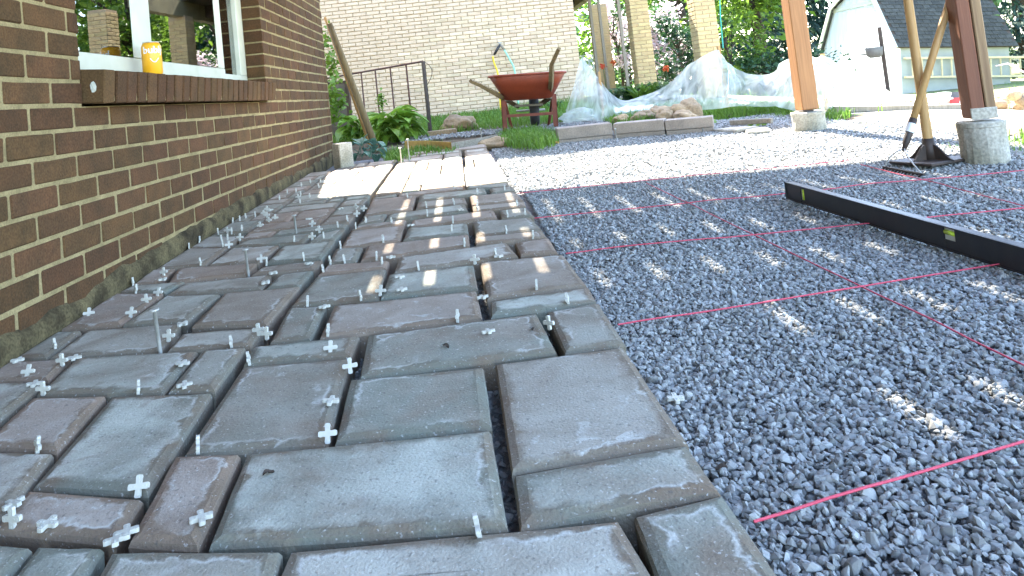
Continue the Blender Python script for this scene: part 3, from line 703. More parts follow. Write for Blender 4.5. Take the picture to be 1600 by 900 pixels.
# parging along the foot
V = []; F = []; ny = 150
for j in range(ny + 1):
    yy = YS + (YE - YS) * j / ny if j < ny else YE
    zt = zpar(yy) + 0.020 * mnoise.noise(Vector((yy * 9, 0, 0))) + 0.012 * mnoise.noise(Vector((yy * 31, 3, 0)))
    zb = zp(0, yy) - 0.09
    for k in range(8):
        t = k / 7; z = zb + (zt - zb) * t
        xo = 0.012 + 0.007 * mnoise.noise(Vector((yy * 14, z * 14, 1))) + 0.004 * mnoise.noise(Vector((yy * 45, z * 45, 4)))
        if k == 7: xo = -0.006
        V.append((xo, yy, z))
for j in range(ny):
    for k in range(7): q = j * 8 + k; F.append((q, q + 8, q + 9, q + 1))
put('footing', np_mesh('footing', V, F, M_parge), house)
# window
win = put('window', None, house)
def bar(mb_, x0, x1, y0, y1, z0, z1): mb_.cbox((x0, y0, z0), (x1, y1, z1), 0.003, 0, None, 0.0006)
win_me = MB(); bar(win_me, -0.15, -0.098, W0 + .002, W1 - .001, 0.135, 0.185); bar(win_me, -0.15, -0.098, W1 - 0.105, W1 - .001, 0.186, wz1 - 0.05)
bar(win_me, -0.15, -0.098, W0 + .002, W0 + 0.06, 0.186, wz1 - 0.05); bar(win_me, -0.15, -0.098, W0 + .002, W1 - .001, wz1 - 0.049, wz1)
bar(win_me, -0.13, -0.10, 1.70, 1.76, 0.186, wz1 - 0.05)
bpy.data.objects.remove(win); win = win_me.build('window', M_white, house)
s_ = MB(); bar(s_, -0.090, -0.056, 0.262, 1.675, 0.143, 0.200); bar(s_, -0.090, -0.056, 0.262, 0.31, 0.201, 1.28)
bar(s_, -0.090, -0.056, 0.722, 0.872, 0.201, 1.28); bar(s_, -0.088, -0.058, 1.565, 1.675, 0.201, 1.28); bar(s_, -0.090, -0.056, 0.262, 1.675, 1.281, 1.30)
bar(s_, -0.082, -0.066, 1.45, 1.485, 0.201, 1.28)
s_.build('sash', M_white, win)
MB().box((-0.002, -0.204, 0.202), (0.002, 0.204, 1.279)).build('pane', M_glass, win, False, (-0.074, 0.516, 0), (0, 0, RAD(-3.6)))
MB().box((-0.002, -0.344, 0.202), (0.002, 0.344, 1.279)).build('pane', M_glass, win, False, (-0.074, 1.2185, 0), (0, 0, RAD(-3.6)))
MB().box((-0.126, 1.678, 0.188), (-0.122, W1 - 0.107, 1.25)).build('pane', M_glass, win)
V = []; F = []
def curtain(y0, y1, x):
    V = []; F = []; n = 26
    for i in range(n + 1):
        yy = y0 + (y1 - y0) * i / n
        for z in (0.20, 1.28): V.append((x + 0.018 * math.sin(i * 1.45), yy, z))
    for i in range(n): F.append((2 * i, 2 * i + 2, 2 * i + 3, 2 * i + 1))
    put('curtain', np_mesh('curtain', V, F, M_curtain), win)
curtain(0.62, 0.80, -0.24); curtain(1.35, 1.62, -0.24)
rm = MB(); rm.box((-2.6, -0.6, -0.4), (-2.5, 3.4, 2.0)); rm.box((-2.5, -0.7, -0.4), (-0.21, -0.6, 2.0)); rm.box((-2.5, 3.4, -0.4), (-0.21, 3.5, 2.0)); rm.box((-2.5, -0.6, -0.5), (-0.21, 3.4, -0.4)); rm.box((-2.5, -0.6, 2.0), (-0.21, 3.4, 2.1))
rm.build('room_lining', M_room, house)

# drinks can on the sill
can = thing('drink_can', 'orange drinks can standing on the brick window sill', 'can', (0.012, 0.700, 0.128))
H_ = 0.118; R_ = 0.0325
MB().lathe([(0.0, 0.003), (0.022, 0.0), (0.026, 0.002), (R_, 0.010), (R_, H_ - 0.016), (0.0265, H_ - 0.003)], 40).build('body', M_can, can, True)
MB().lathe([(0.0265, H_ - 0.003), (0.0272, H_), (0.0255, H_), (0.0245, H_ - 0.004), (0.0, H_ - 0.004)], 32).build('lid', M_alu, can, True)
def wrap_text(txt, size, ang, z):
    cu = bpy.data.curves.new('t', 'FONT'); cu.body = txt; cu.size = size; cu.align_x = 'CENTER'; cu.offset = 0.0006; cu.resolution_u = 3
    o = bpy.data.objects.new('t', cu); COL.objects.link(o); bpy.context.view_layer.update()
    me = bpy.data.meshes.new_from_object(o.evaluated_get(bpy.context.evaluated_depsgraph_get())); bpy.data.objects.remove(o)
    for v in me.vertices:
        a = ang + v.co.x / R_; v.co = Vector(((R_ + 0.0004) * math.cos(a), (R_ + 0.0004) * math.sin(a), z + v.co.y))
    me.materials.clear(); me.materials.append(M_print); return me
fa = math.atan2(CP.y - 0.70, CP.x - 0.03) + 0.25
bpy.context.view_layer.update()
put('lettering', wrap_text('bubly', 0.034, fa, 0.078), can)
sm_m = MB()
sm_m.tube([((R_ + .0006) * math.cos(fa - 0.42 + 0.84 * t), (R_ + .0006) * math.sin(fa - 0.42 + 0.84 * t), 0.060 - 0.014 * math.sin(math.pi * t)) for t in np.linspace(0, 1, 14)], 0.0016, 6)
sm_m.build('smile_print', M_print, can)

# ------------------------------------------------------------------ timber deck overhead on posts
JOFF = -0.62 - 0.005
deck = thing('deck', 'timber deck overhead whose board gaps throw light dashes on the gravel', 'deck', (0, 0, 0))
DZ = 1.985
fy = lambda x: 3.84 - 0.17 * x
DB = -0.66; MB().box((0.03, -3.5, DZ + 0.0335), (1.20, 2.28, DZ + 0.043)).build('shade_mat', M_rubber, deck)  # unseen mat added to keep the sun dashes off the near pavers
P0 = 0.1475; x = 0.02; k = 0
while x < 3.42:
    g = random.choice([0.009, 0.0115, 0.013, 0.012])
    MB().cbox((x, DB if x > 1.15 else -3.6, DZ), (x + P0 - g, fy(x + 0.07) - 0.02, DZ + 0.032), 0.003).build('deck_board', M_deck, deck); x += P0  # boards by the house run farther back, unseen, to darken the near wall
for j in range(19):
    yj = JOFF + 0.395 * j
    if yj > 3.2: break
    MB().box((0.03, yj - 0.019, DZ - 0.235), (3.42, yj + 0.019, DZ - 0.0005)).build('joist', M_deck, deck)
MB().add([(0.0, fy(0) - .02, DZ - .235), (3.46, fy(3.46) - .02, DZ - .235), (3.46, fy(3.46) + .018, DZ - .235), (0.0, fy(0) + .018, DZ - .235), (0.0, fy(0) - .02, DZ + .033), (3.46, fy(3.46) - .02, DZ + .033), (3.46, fy(3.46) + .018, DZ + .033), (0.0, fy(0) + .018, DZ + .033)],
         ((0, 3, 2, 1), (4, 5, 6, 7), (0, 1, 5, 4), (1, 2, 6, 5), (2, 3, 7, 6), (3, 0, 4, 7))).build('rim_board', M_deck, deck)
MB().box((3.00, DB, DZ - 0.49), (3.10, 2.75, DZ - 0.236)).build('beam', M_deck, deck)

# posts and piers
def pier_post(name_lab, pier_lab, p, r, hp, mats, wpost, rotz, two):
    pt = thing('concrete_pier', pier_lab, 'pier', (p.x, p.y, p.z), (0, 0, 0), 'round concrete piers under the posts')
    MB().lathe([(r * 0.97, -0.10), (r, 0.02), (r * 0.985, hp * 0.5), (r * 1.0, hp - 0.022), (r * 1.03, hp - 0.02), (r * 1.03, hp - 0.004), (r * 0.96, hp)], 40, 0, None, 0.0016).build('shaft', M_conc, pt)
    t = thing('wooden_post', name_lab, 'post', (p.x, p.y, p.z + hp), (0, 0, rotz), 'wooden posts carrying the deck')
    h = DZ - 0.492 - p.z - hp
    w2 = wpost / 2
    if two:
        MB().cbox((-w2, -w2, 0.012), (0.004, w2, h), 0.004, 0, None, 0.0006).build('timber', mats[0], t)
        MB().cbox((0.009, -w2 + 0.001, 0.012), (w2, w2 - 0.001, h), 0.004, 0, None, 0.0006).build('timber', mats[1], t)
        MB().cbox((-w2 - .0012, -w2 - .0012, 0.010), (w2 + .0012, -w2 + 0.006, 0.055), 0.002).build('base_wrap', M_conc, t)
    else:
        MB().cbox((-w2, -w2, 0.012), (w2, w2, h), 0.005, 0, None, 0.0006).build('timber', mats[0], t)
        MB().cbox((-w2 - .001, -w2 - 0.001, 0.003), (w2 * 0.3, w2, 0.011), 0.001).build('base_plate', M_iron, t)
p1 = G(1262, 206, -0.043); p1 = p1 + Vector((0.05, 0.07, 0)); p1.z = grav_z(p1.x, p1.y)
pier_post('orange stained wooden post standing on the far concrete pier', 'squat concrete pier under the orange post', p1, 0.098, 0.118, [M_post], 0.105, RAD(0), False)
p2 = G(1541, 258, -0.043); p2 = p2 + Vector((0.05, 0.065, 0)); p2.z = grav_z(p2.x, p2.y)
pier_post('red brown double timber post on the nearer concrete pier', 'taller rough concrete pier under the red brown post', p2, 0.082, 0.160, [M_post2, M_post3], 0.092, RAD(-14), True)
# ------------------------------------------------------------------ spirit level
a = G(1231, 312, -0.036); b = G(1600, 431, -0.036); dv = (b - a); dv.z = 0; dv.normalize()
lv = thing('spirit_level', 'long black box spirit level lying on edge across the gravel', 'spirit level', (a.x, a.y, grav_z(a.x, a.y) + 0.010), (0, 0, math.atan2(dv.y, dv.x)))
LL, LH, LT = 1.83, 0.060, 0.024
pitch = Matrix.Rotation(math.atan(-0.025 * dv.y), 4, 'Y')
lm = MB()
holes = [(0.105, 0.022), (0.78, 0.036), (1.70, 0.022)]; xs_ = [0.0]
for c, w_ in holes: xs_ += [c - w_ / 2, c + w_ / 2]
xs_.append(LL)
for i in range(0, len(xs_) - 1, 2): lm.cbox((xs_[i], 0, 0), (xs_[i + 1], LT, LH), 0.0012, 0, pitch)
lm.box((0, 0.003, 0.0), (LL, LT - 0.003, 0.010), 0, pitch); 
for i, (c, w_) in enumerate(holes):
    lm.box((c - w_ / 2 - .002, 0.001, 0.0), (c + w_ / 2 + .002, LT - .001, 0.013 if i != 1 else 0.026), 0, pitch)
    lm.box((c - w_ / 2 - .002, 0.001, LH - (0.010 if i != 1 else 0.004)), (c + w_ / 2 + .002, LT - .001, LH - .0003), 0, pitch)
lm.box((-0.0, -0.0035, 0.0), (LL, 0.0, 0.003), 0, pitch); lm.box((0, -0.0035, LH - 0.003), (LL, 0.0, LH), 0, pitch)
lm.build('body', M_black, lv)
for s_ in (0, 1): MB().cbox((-0.006 if s_ == 0 else LL, -0.004, -0.0006), (0.0 if s_ == 0 else LL + .006, LT + .001, LH + .0006), 0.0015, 0, pitch).build('end_cap', M_rubber, lv)
for i, (c, w_) in enumerate(holes):
    vf = MB()
    if i == 1:
        vf.tube([pitch @ Vector((c - w_ / 2 + .001, 0.0055, 0.044)), pitch @ Vector((c + w_ / 2 - .001, 0.0055, 0.044))], 0.0065, 12)
    else:
        vf.tube([pitch @ Vector((c + 0.003, 0.0055, 0.014)), pitch @ Vector((c + 0.003, 0.0055, LH - .011))], 0.0065, 12)
    v_ = vf.build('vial', M_vial, lv, True)
    if i == 1: fr = MB().box((c - w_ / 2, LT * .14, 0.026), (c + w_ / 2, LT * .28, LH - .004), 0, pitch)
    else: fr = MB().box((c - w_ / 2, LT * .14, 0.013), (c + w_ / 2, LT * .28, LH - .010), 0, pitch)
    fr.build('vial_backing', M_white, v_)

# ------------------------------------------------------------------ tamper and bow rake
tp = G(1455, 254, -0.038)
tam = thing('hand_tamper', 'black iron plate tamper with tall pale wooden handle on the gravel', 'tamper', (tp.x, tp.y, grav_z(tp.x, tp.y) + 0.006), (0, 0, RAD(16)))
MB().cbox((-0.115, -0.100, 0), (0.115, 0.100, 0.012), 0.003).build('plate', M_iron, tam)
def rib(ang):
    T = Matrix.Rotation(ang, 4, 'Z'); m = MB(); n = 14; top = []; 
    for i in range(n + 1):
        x = 0.108 - 0.104 * i / n; t = i / n; z = 0.014 + 0.050 * sm((t - 0.1) * 1.4) + 0.012 * t
        top.append((x, z))
    V = []; 
    for yy in (-0.004, 0.004):
        for x, z in top: V.append(T @ Vector((x, yy, 0.010)))
        for x, z in top: V.append(T @ Vector((x, yy, z)))
    k = n + 1; F = []
    for i in range(n):
        F += [(i, i + 1, k + i + 1, k + i), (2 * k + i + 1, 2 * k + i, 3 * k + i, 3 * k + i + 1), (k + i, k + i + 1, 3 * k + i + 1, 3 * k + i)]
    F.append((0, k, 3 * k, 2 * k))
    return m.add(V, F)
for q in range(4): rib(q * math.pi / 2).build('rib', M_iron, tam)
MB().lathe([(0.026, 0.011), (0.024, 0.05), (0.0225, 0.098), (0.019, 0.098), (0.019, 0.02)], 20).build('socket', M_iron, tam, True)
MB().tube([(0, 0, 0.03), (0, 0, 0.10), (0, 0, 0.7), (0.004, 0, 1.18)], [0.0185, 0.0185, 0.0175, 0.017], 16).build('handle', M_wood, tam, True)
# rake leaning on the tamper handle
hd = G(1416, 262, -0.036); hd.z = grav_z(hd.x, hd.y) + 0.010
cross_pt = A(1445, 128, tp.y - 0.045); ft = A(1413, 232, tp.y - 0.06); dr = (cross_pt - ft).normalized()
rk = thing('bow_rake', 'steel bow rake with reddish wooden handle leaning against the tamper', 'rake', tuple(hd))
rel = lambda p: Vector(p) - hd
sock0 = rel(ft); 
MB().tube([sock0 + dr * 0.10, sock0 + dr * 0.5, sock0 + dr * 1.35], [0.0135, 0.0145, 0.0135], 14).build('handle', M_wood, rk, True)
fe = MB().tube([sock0 - dr * 0.012, sock0 + dr * 0.03, sock0 + dr * 0.13], [0.006, 0.013, 0.0155], 14).build('ferrule', M_iron, rk, True)
MB().tube([sock0 + dr * 0.070, sock0 + dr * 0.108], [0.0156, 0.0164], 14, 0, False).build('sticker', M_bag, fe, True)
e1, e2 = G(1383, 262, -0.036), G(1441, 274, -0.036)
for p in (e1, e2): p.z = grav_z(p.x, p.y) + 0.012
e1, e2 = rel(e1), rel(e2)
bow = MB()
for e in (e1, e2):
    mid = (e + sock0) / 2 + Vector(((e - sock0).x * 0.42, 0, 0.020))
    P = []
    for t in np.linspace(0, 1, 12): P.append(sock0 * (1 - t) ** 2 + mid * 2 * t * (1 - t) + e * t ** 2)
    bow.tube(P, 0.0028, 8)
bow.build('bow', M_steel, rk, True)
MB().tube([e1 * 1.05 - e2 * .05, e2 * 1.05 - e1 * .05], 0.0055, 8).build('head_bar', M_iron, rk)
for i in range(12):
    p = e1.lerp(e2, i / 11.0); q = p + Vector((-0.004, 0.035, -0.022))
    MB().tube([p, q], [0.004, 0.002], 6).build('tine', M_iron, rk)

# ------------------------------------------------------------------ wall blocks at the end of the gravel
bl = [G(873, 226, -0.045), G(960, 217, -0.045), G(1041, 211.5, -0.045), G(1118, 206, -0.045)]
top = [A(871, 200, bl[0].y), A(961, 193, bl[1].y), A(1041, 187.5, bl[2].y), A(1117.5, 183, bl[3].y)]
bd = (bl[3] - bl[0]); bang = math.atan2(bd.y, bd.x)
for i, lab in enumerate(('leftmost of the three grey wall blocks in a row', 'middle one of the three grey wall blocks in a row', 'rightmost of the three grey wall blocks in a row')):
    p, q = bl[i], bl[i + 1]; L_ = (q - p).xy.length - 0.006; ang = math.atan2((q - p).y, (q - p).x)
    h0 = 0.030; hh = (top[i].z + top[i + 1].z) / 2 - (p.z + q.z) / 2
    t = thing('wall_block', lab, 'wall block', (p.x, p.y, p.z), (0, -math.atan2(q.z - p.z, L_) * 0 , ang), 'row of grey retaining wall blocks')
    MB().cbox((0, 0.0, h0 + 0.003), (L_, 0.19, hh), 0.004, 0, None, 0.0008).build('cap', M_block, t)
    MB().cbox((0.003, 0.010, -0.05), (L_ - 0.003, 0.18, h0), 0.003, 0, None, 0.0008).build('base_course', M_block, t)

# short block standing at the foot of the dark wall
bp_ = G(533, 262)
o = MB().cbox((-0.052, -0.045, -0.01), (0.052, 0.06, 0.165), 0.006, 0, None, 0.001).build('upright_block', M_conc, None, False, (bp_.x + 0.015, bp_.y + 0.05, bp_.z), (0, 0, RAD(38)))
tag(o, 'short grey concrete block standing on end at the foot of the dark wall', 'block')

# ------------------------------------------------------------------ pole and thin stake leaning on the house corner
pf = G(589, 234); ptop = Vector((0.055, 4.06, 0.66))
o = MB().tube([pf + Vector((0, 0, -0.02)), pf.lerp(ptop, 0.3), pf.lerp(ptop, 0.7), ptop], [0.030, 0.029, 0.026, 0.022], 14).build('wooden_pole', M_oldwood, None, True)
tag(o, 'thick weathered wooden pole leaning on the dark house corner', 'pole')
pf2 = pf + Vector((-0.06, 0.10, 0)); pt2 = Vector((0.02, 4.07, 0.72))
o = MB().tube([pf2, pf2.lerp(pt2, 0.5), pt2], [0.013, 0.013, 0.012], 10).build('thin_stake', M_wood, None, True)
tag(o, 'thin yellow stake leaning beside the thick weathered pole', 'stake')

# ------------------------------------------------------------------ iron railing
rb = G(673, 211); rl = Vector((-0.85, 7.25, zp(0, 7.25)))
rt = thing('iron_railing', 'rusty iron railing with thin balusters before the beige wall', 'railing', (rb.x, rb.y, rb.z))
RT = A(660, 96, rb.y) - rb; Lf = rl - rb; Lf.z = 0
Htop = RT.z; Hl = A(516, 124, rl.y).z - rb.z
MB().tube([(0, 0, -0.05), (0, 0, Htop)], 0.019, 4).build('newel_post', M_iron, rt)
MB().tube([Vector((0.0, 0, Htop)), Vector((Lf.x, Lf.y, Hl))], 0.010, 4).build('top_rail', M_rustred, rt)
for i in range(1, 9):
    t = i / 8.5; p = Lf * t
    MB().tube([(p.x, p.y, 0.02 + (zp(0, rb.y + p.y) - rb.z)), (p.x, p.y, Htop + (Hl - Htop) * t)], 0.0085, 4).build('baluster', M_rustred, rt)
sc = MB(); q = []
for t in np.linspace(0, 1, 20):
    a_ = t * 4.2; q.append((0.085 * math.sin(a_ * 0.75) * (1 - 0.2 * t), 0.0, Htop - 0.26 * t ** 1.2))
sc.tube(q, 0.0035, 6); sc.build('scroll', M_iron, rt)
q = []
bx = Lf * 0.75
for t in np.linspace(0, 1, 40):
    a_ = t * 9; rr = 0.11 * (1 - 0.5 * t); q.append((bx.x + rr * math.cos(a_), bx.y, Htop * 0.55 + rr * math.sin(a_)))
MB().tube(q, 0.004, 6).build('scroll', M_iron, rt)
gp_ = A(521, 190, 6.0); 
gt = thing('side_gate', 'dark framed grey gate panel at the dark house corner', 'gate', (gp_.x - 0.10, 6.0, zp(0, 6)))
gh = A(536, 126, 6.0).z - zp(0, 6)
MB().box((0.0, 0, 0.05), (0.26, 0.02, gh - 0.03)).build('panel', M_terra, gt)
for x0, x1, z0, z1 in ((0.26, 0.30, 0, gh), (-0.04, 0.0, 0, gh), (0.0, 0.26, gh - 0.03, gh)):
    MB().box((x0, -0.006, z0), (x1, 0.03, z1)).build('frame_bar', M_iron, gt)

# ------------------------------------------------------------------ wheelbarrow
wb = G(829, 203); ya = RAD(-5)
barrow = thing('wheelbarrow', 'red steel wheelbarrow with wooden handles standing before the beige wall', 'wheelbarrow', (wb.x, wb.y, wb.z), (0, RAD(2.5), ya))
def tray():
    levels = [(0.185, -0.10, 0.40, 0.268), (0.21, -0.15, 0.46, 0.276), (0.275, -0.25, 0.58, 0.385), (0.335, -0.325, 0.655, 0.487)]
    V = []; F = []; n = 28
    def ring(hw, y0, y1, z):
        r = []
        for i in range(n):
            q = 2 * math.pi * i / n; c, s = math.cos(q), math.sin(q); e = 0.30
            x = hw * math.copysign(abs(c) ** e, c) ; y = (y0 + y1) / 2 + (y1 - y0) / 2 * math.copysign(abs(s) ** e, s)
            r.append((x * (1 - 0.16 * max(0, (y - y0) / (y1 - y0) - 0.3)), y, z + 0.02 * max(0, (y - y0) / (y1 - y0) - 0.4)))
        return r
    for hw, y0, y1, z in levels: V += ring(hw, y0, y1, z)
    for hw, y0, y1, z in levels[::-1]: V += ring(hw - 0.006, y0 + 0.006, y1 - 0.006, z + 0.006)
    for k in range(2 * len(levels) - 1):
        for i in range(n): a0 = k * n + i; a1 = k * n + (i + 1) % n; F.append((a0, a1, a1 + n, a0 + n))
    F.append(tuple(range(n))[::-1]); F.append(tuple(range(7 * n, 8 * n)))
    m = MB(); m.add(V, F); return m, ring(0.337, -0.325, 0.655, 0.487)
tm, rim = tray(); tr_ = tm.build('tray', M_tray, barrow, True)
MB().tube(rim + rim[:1], 0.010, 8, 0, False).build('rim', M_tray, tr_, True)
for s_ in (-1, 1):
    MB().tube(([(-0.46, -0.62, 0.455), (-0.40, -0.52, 0.425), (-0.27, -0.26, 0.335), (-0.19, 0.05, 0.272), (-0.10, 0.55, 0.20)] if s_ < 0 else [(0.26, -0.70, 0.665), (0.20, -0.55, 0.545), (0.195, -0.40, 0.42), (0.19, 0.05, 0.272), (0.10, 0.55, 0.20)]), [0.019, 0.021, 0.024, 0.024, 0.022], 4).build('handle', M_oldwood, barrow)
    lg = MB(); lg.box((s_ * 0.222 - 0.021, -0.085, 0), (s_ * 0.222 + 0.021, -0.072, 0.305)); lg.box((s_ * 0.222 + (0.012 if s_ > 0 else -0.021), -0.085, 0), (s_ * 0.222 + (0.021 if s_ > 0 else -0.012), -0.045, 0.305))
    lg.build('leg', M_legred, barrow)
    MB().tube([(s_ * 0.215, -0.05, 0.29), (s_ * 0.17, 0.22, 0.02), (s_ * 0.16, 0.24, 0.0)], 0.014, 4).build('leg_brace', M_legred, barrow)
MB().box((-0.205, -0.088, 0.125), (0.205, -0.080, 0.150)).build('cross_bar', M_legred, barrow)
MB().box((-0.205, -0.100, 0.268), (0.205, -0.090, 0.292)).build('perforated_strap', M_greywood, barrow)
MB().box((-0.13, 0.16, 0.205), (0.13, 0.166, 0.225)).build('perforated_strap', M_greywood, barrow)
wt = Matrix.Translation((0.055, 0.62, 0.155)) @ Matrix.Rotation(RAD(90), 4, 'Y')
wh = MB().lathe([(0.07, -0.030), (0.075, -0.034), (0.085, -0.020), (0.085, 0.020), (0.075, 0.034), (0.07, 0.030)], 28, 0, wt).build('wheel', M_steel, barrow, True)
MB().lathe([(0.085, -0.034), (0.115, -0.046), (0.145, -0.040), (0.155, -0.018), (0.155, 0.018), (0.145, 0.040), (0.115, 0.046), (0.085, 0.034), (0.085, -0.034)], 32, 0, wt).build('tyre', M_rubber, wh, True)
MB().tube([(-0.12, 0.62, 0.155), (0.16, 0.62, 0.155)], 0.010, 8).build('axle', M_steel, barrow)

# ------------------------------------------------------------------ beige house
YB = 8.2
bh = thing('beige_brick_house', 'neighbouring house wall of beige brick in even courses', 'house', (0, YB, 0))
xr = lambda z: 2.62
XR = A(908, 110, YB).x
BT = 4.62; cz = 0.0525; bl_ = 0.190
MB().box((-7, 0.012, -0.6), (XR - 0.003, 6.0, BT)).build('mortar_wall', M_bmortar, bh)
MB().box((-7.3, -0.25, BT), (XR + 0.3, 6.2, BT + 0.25)).build('eaves', M_soffit, bh)
BB = [b_.mesh('brick', M_bbrick) for b_ in brick_variants(bl_ - 0.010, cz - 0.008, 0.05, 8, 0.004, 0.0022)]
BBv = brick_variants(bl_ - 0.010, cz - 0.008, 0.05, 6, 0.004, 0.0022)
stuff = MB(); nb2 = 0; RZ = Matrix.Rotation(RAD(90), 4, 'Z')
zb0 = -0.292
cells = []
for r in range(0, 106):
    z = zb0 + cz * (r + 0.5); off = 0.5 * (r % 2)
    for i in range(-30, 20):
        x1 = XR - (i + off) * bl_; x0 = x1 - bl_
        if x1 < -6.9 or x0 > XR - 0.02: continue
        x1 = min(x1, XR)
        cells.append((r, x0, x1, z))
inview = [c for c in cells if c[3] < 1.12 and c[2] > -0.55]
rng2 = random.Random(3)
sel = set(sorted(inview, key=lambda c: (abs((c[1] + c[2]) / 2 - 1.55) * 0.75 + abs(c[3] - 0.45)))[:298])
for c in cells:
    r, x0, x1, z = c; L_ = x1 - x0 - 0.010
    if L_ < 0.02: continue
    yj = random.uniform(-0.004, 0.003)
    if c in sel:
        put('brick', random.choice(BB), bh, ((x0 + x1) / 2, -0.0 + yj, z), (0, 0, RAD(-90)), (1, L_ / (bl_ - 0.010), 1))
    else:
        V_ = random.choice(BBv); s_ = L_ / (bl_ - 0.010)
        stuff.add([((x0 + x1) / 2 + v[1] * s_, yj - v[0] - 0.0, z + v[2]) for v in V_.v], V_.f)
o = stuff.build('brickwork', M_bbrick, bh); o['kind'] = 'stuff'
# tap, splitter, hoses
tpnt = A(781, 70, YB)
tap = thing('hose_tap', 'garden tap with a two way splitter on the beige wall', 'tap', (tpnt.x, YB - 0.01, tpnt.z))
MB().tube([(0, 0.02, 0), (0, -0.06, 0)], 0.014, 10).build('spout', M_steel, tap, True)
MB().lathe([(0, 0.0), (0.03, 0.0), (0.03, 0.01), (0, 0.012)], 10, 0, Matrix.Translation((0, -0.05, 0.02))).build('tap_handle', M_steel, tap)
q1 = A(772, 86, YB - .07) - tap.location; q2 = A(788, 78, YB - .07) - tap.location
MB().tube([(0, -0.06, 0), q1 * 0.5 + Vector((0, -.035, 0.0)), q1], [0.016, 0.02, 0.016], 10).build('splitter_arm', M_black, tap, True)
MB().tube([(0, -0.06, 0), q2], [0.016, 0.018], 10).build('splitter_arm', M_greywood, tap, True)
def hose(pts, m, lab):
    P = [Vector(p) for p in pts]; Q = []
    for i in range(len(P) - 1):
        for t in np.linspace(0, 1, 8, endpoint=False):
            p0, p1, p2, p3 = P[max(i - 1, 0)], P[i], P[i + 1], P[min(i + 2, len(P) - 1)]
            Q.append(0.5 * ((2 * p1) + (p2 - p0) * t + (2 * p0 - 5 * p1 + 4 * p2 - p3) * t * t + (3 * p1 - p0 - 3 * p2 + p3) * t ** 3))
    o = MB().tube(Q + [P[-1]], 0.0125, 8).build('garden_hose', m, None, True); tag(o, lab, 'hose')
yb = YB - 0.09
hose([A(770, 88, yb), A(772, 98, yb), A(778, 116, yb), A(781, 150, yb), A(783, 185, yb)], M_hosey, 'yellow garden hose hanging from the tap on the beige wall')
hose([A(788, 78, yb), A(796, 92, yb), A(804, 110, yb), A(809, 150, yb), A(810, 185, yb)], M_hoseg, 'pale green garden hose hanging from the tap on the beige wall')

# ------------------------------------------------------------------ carport of the beige house
cp = thing('carport', 'open carport roof carried by beige brick columns and thin posts', 'carport', (3.7, 12, 0))
def rel_box(name, lo, hi, m): MB().box([lo[i] - (3.7, 12, 0)[i] for i in range(3)], [hi[i] - (3.7, 12, 0)[i] for i in range(3)]).build(name, m, cp)
rel_box('fascia_beam', (3.66, 7.0, 1.56), (3.80, 17.5, 1.80), M_beam)
rel_box('soffit', (2.2, 8.3, 1.80), (4.05, 17.5, 1.86), M_soffit)
for k in range(7): rel_box('rafter', (2.55, 9.0 + k * 1.3, 1.62), (3.66, 9.06 + k * 1.3, 1.799), M_soffit)
for px, y, h in ((931, 10.6, 1.8), (945, 11.2, 1.8), (976, 10.2, 1.8)):
    p = A(px, 90, y); rel_box('metal_post', (p.x - 0.024, y - 0.024, zp(0, y) - 0.3), (p.x + 0.024, y + 0.024, 1.56), M_greywood)
CB = [b_.mesh('brick', M_cbrick) for b_ in BBv]
def column(pxl, pxr, ptop, y, lab, n_individual):
    a_ = A(pxl, ptop, y); b_ = A(pxr, ptop, y); wd = b_.x - a_.x; wdp = wd
    t = thing('brick_column', lab, 'column', ((a_.x + b_.x) / 2, y, zp(0, y) - 0.05), (0, 0, 0), 'beige brick columns of the carport')
    hgt = 1.86 - t.location.z
    MB().box((-wd / 2 + .008, 0.008, 0), (wd / 2 - .008, wd - .008, hgt - 0.28)).build('core', M_bmortar, t)
    nr = int((hgt - 0.30) / cz); joined = MB()
    for r in range(nr):
        z = cz * (r + 0.5)
        for side in range(4):
            cuts = [0, 0.66, 1.0] if (r + side) % 2 else [0, 0.34, 1.0]
            for u0, u1 in zip(cuts, cuts[1:]):
                L_ = (u1 - u0) * wd - 0.008; c = ((u0 + u1) / 2 - 0.5) * wd
                if L_ <= 0: continue
                inset = 0.0
                T = Matrix.Translation((0, wd / 2, z)) @ Matrix.Rotation(side * math.pi / 2, 4, 'Z')
                V_ = random.choice(BBv); s_ = L_ / (bl_ - .010)
                vs = [T @ Vector((c + v[1] * s_, -wd / 2 - v[0] * (0.4 if side % 2 == 0 else 0.3), v[2])) for v in V_.v]
                if n_individual and side in (0, 3):
                    put('brick', random.choice(CB), t, T @ Vector((c, -wd / 2, 0)), (0, 0, side * math.pi / 2 - math.pi / 2), (0.4, s_, 1))
                else: joined.add(vs, V_.f)
    o = joined.build('brickwork', M_cbrick, t); o['kind'] = 'stuff'
column(1086, 1119, 20, 7.0, 'pale beige brick column nearest to the plastic sheet', True)
column(985, 1014, 20, 8.3, 'beige brick column second from the house, with dark left side', True)
column(924, 949, 20, 13.0, 'farthest and narrowest beige brick column', False)
o = MB().box((-0.5, 0, 0), (0.5, 0.9, 0.72)).build('wall', M_shedw)
ob_ = A(920, 190, 19); ow = thing('outbuilding', 'small pale outbuilding with grey roof far behind the columns', 'outbuilding', (ob_.x + 0.1, 19, -0.9))
o.parent = ow; o.scale = (0.9, 1, 1.75)
MB().add([(-0.6, -0.2, 1.25), (0.6, -0.2, 1.25), (0.6, 0.5, 1.7), (-0.6, 0.5, 1.7), (-0.6, -0.2, 1.2), (0.6, -0.2, 1.2), (0.6, 0.5, 1.62), (-0.6, 0.5, 1.62)], ((0, 1, 2, 3), (4, 7, 6, 5), (0, 4, 5, 1), (1, 5, 6, 2), (2, 6, 7, 3), (3, 7, 4, 0))).build('roof', M_shedg, ow)
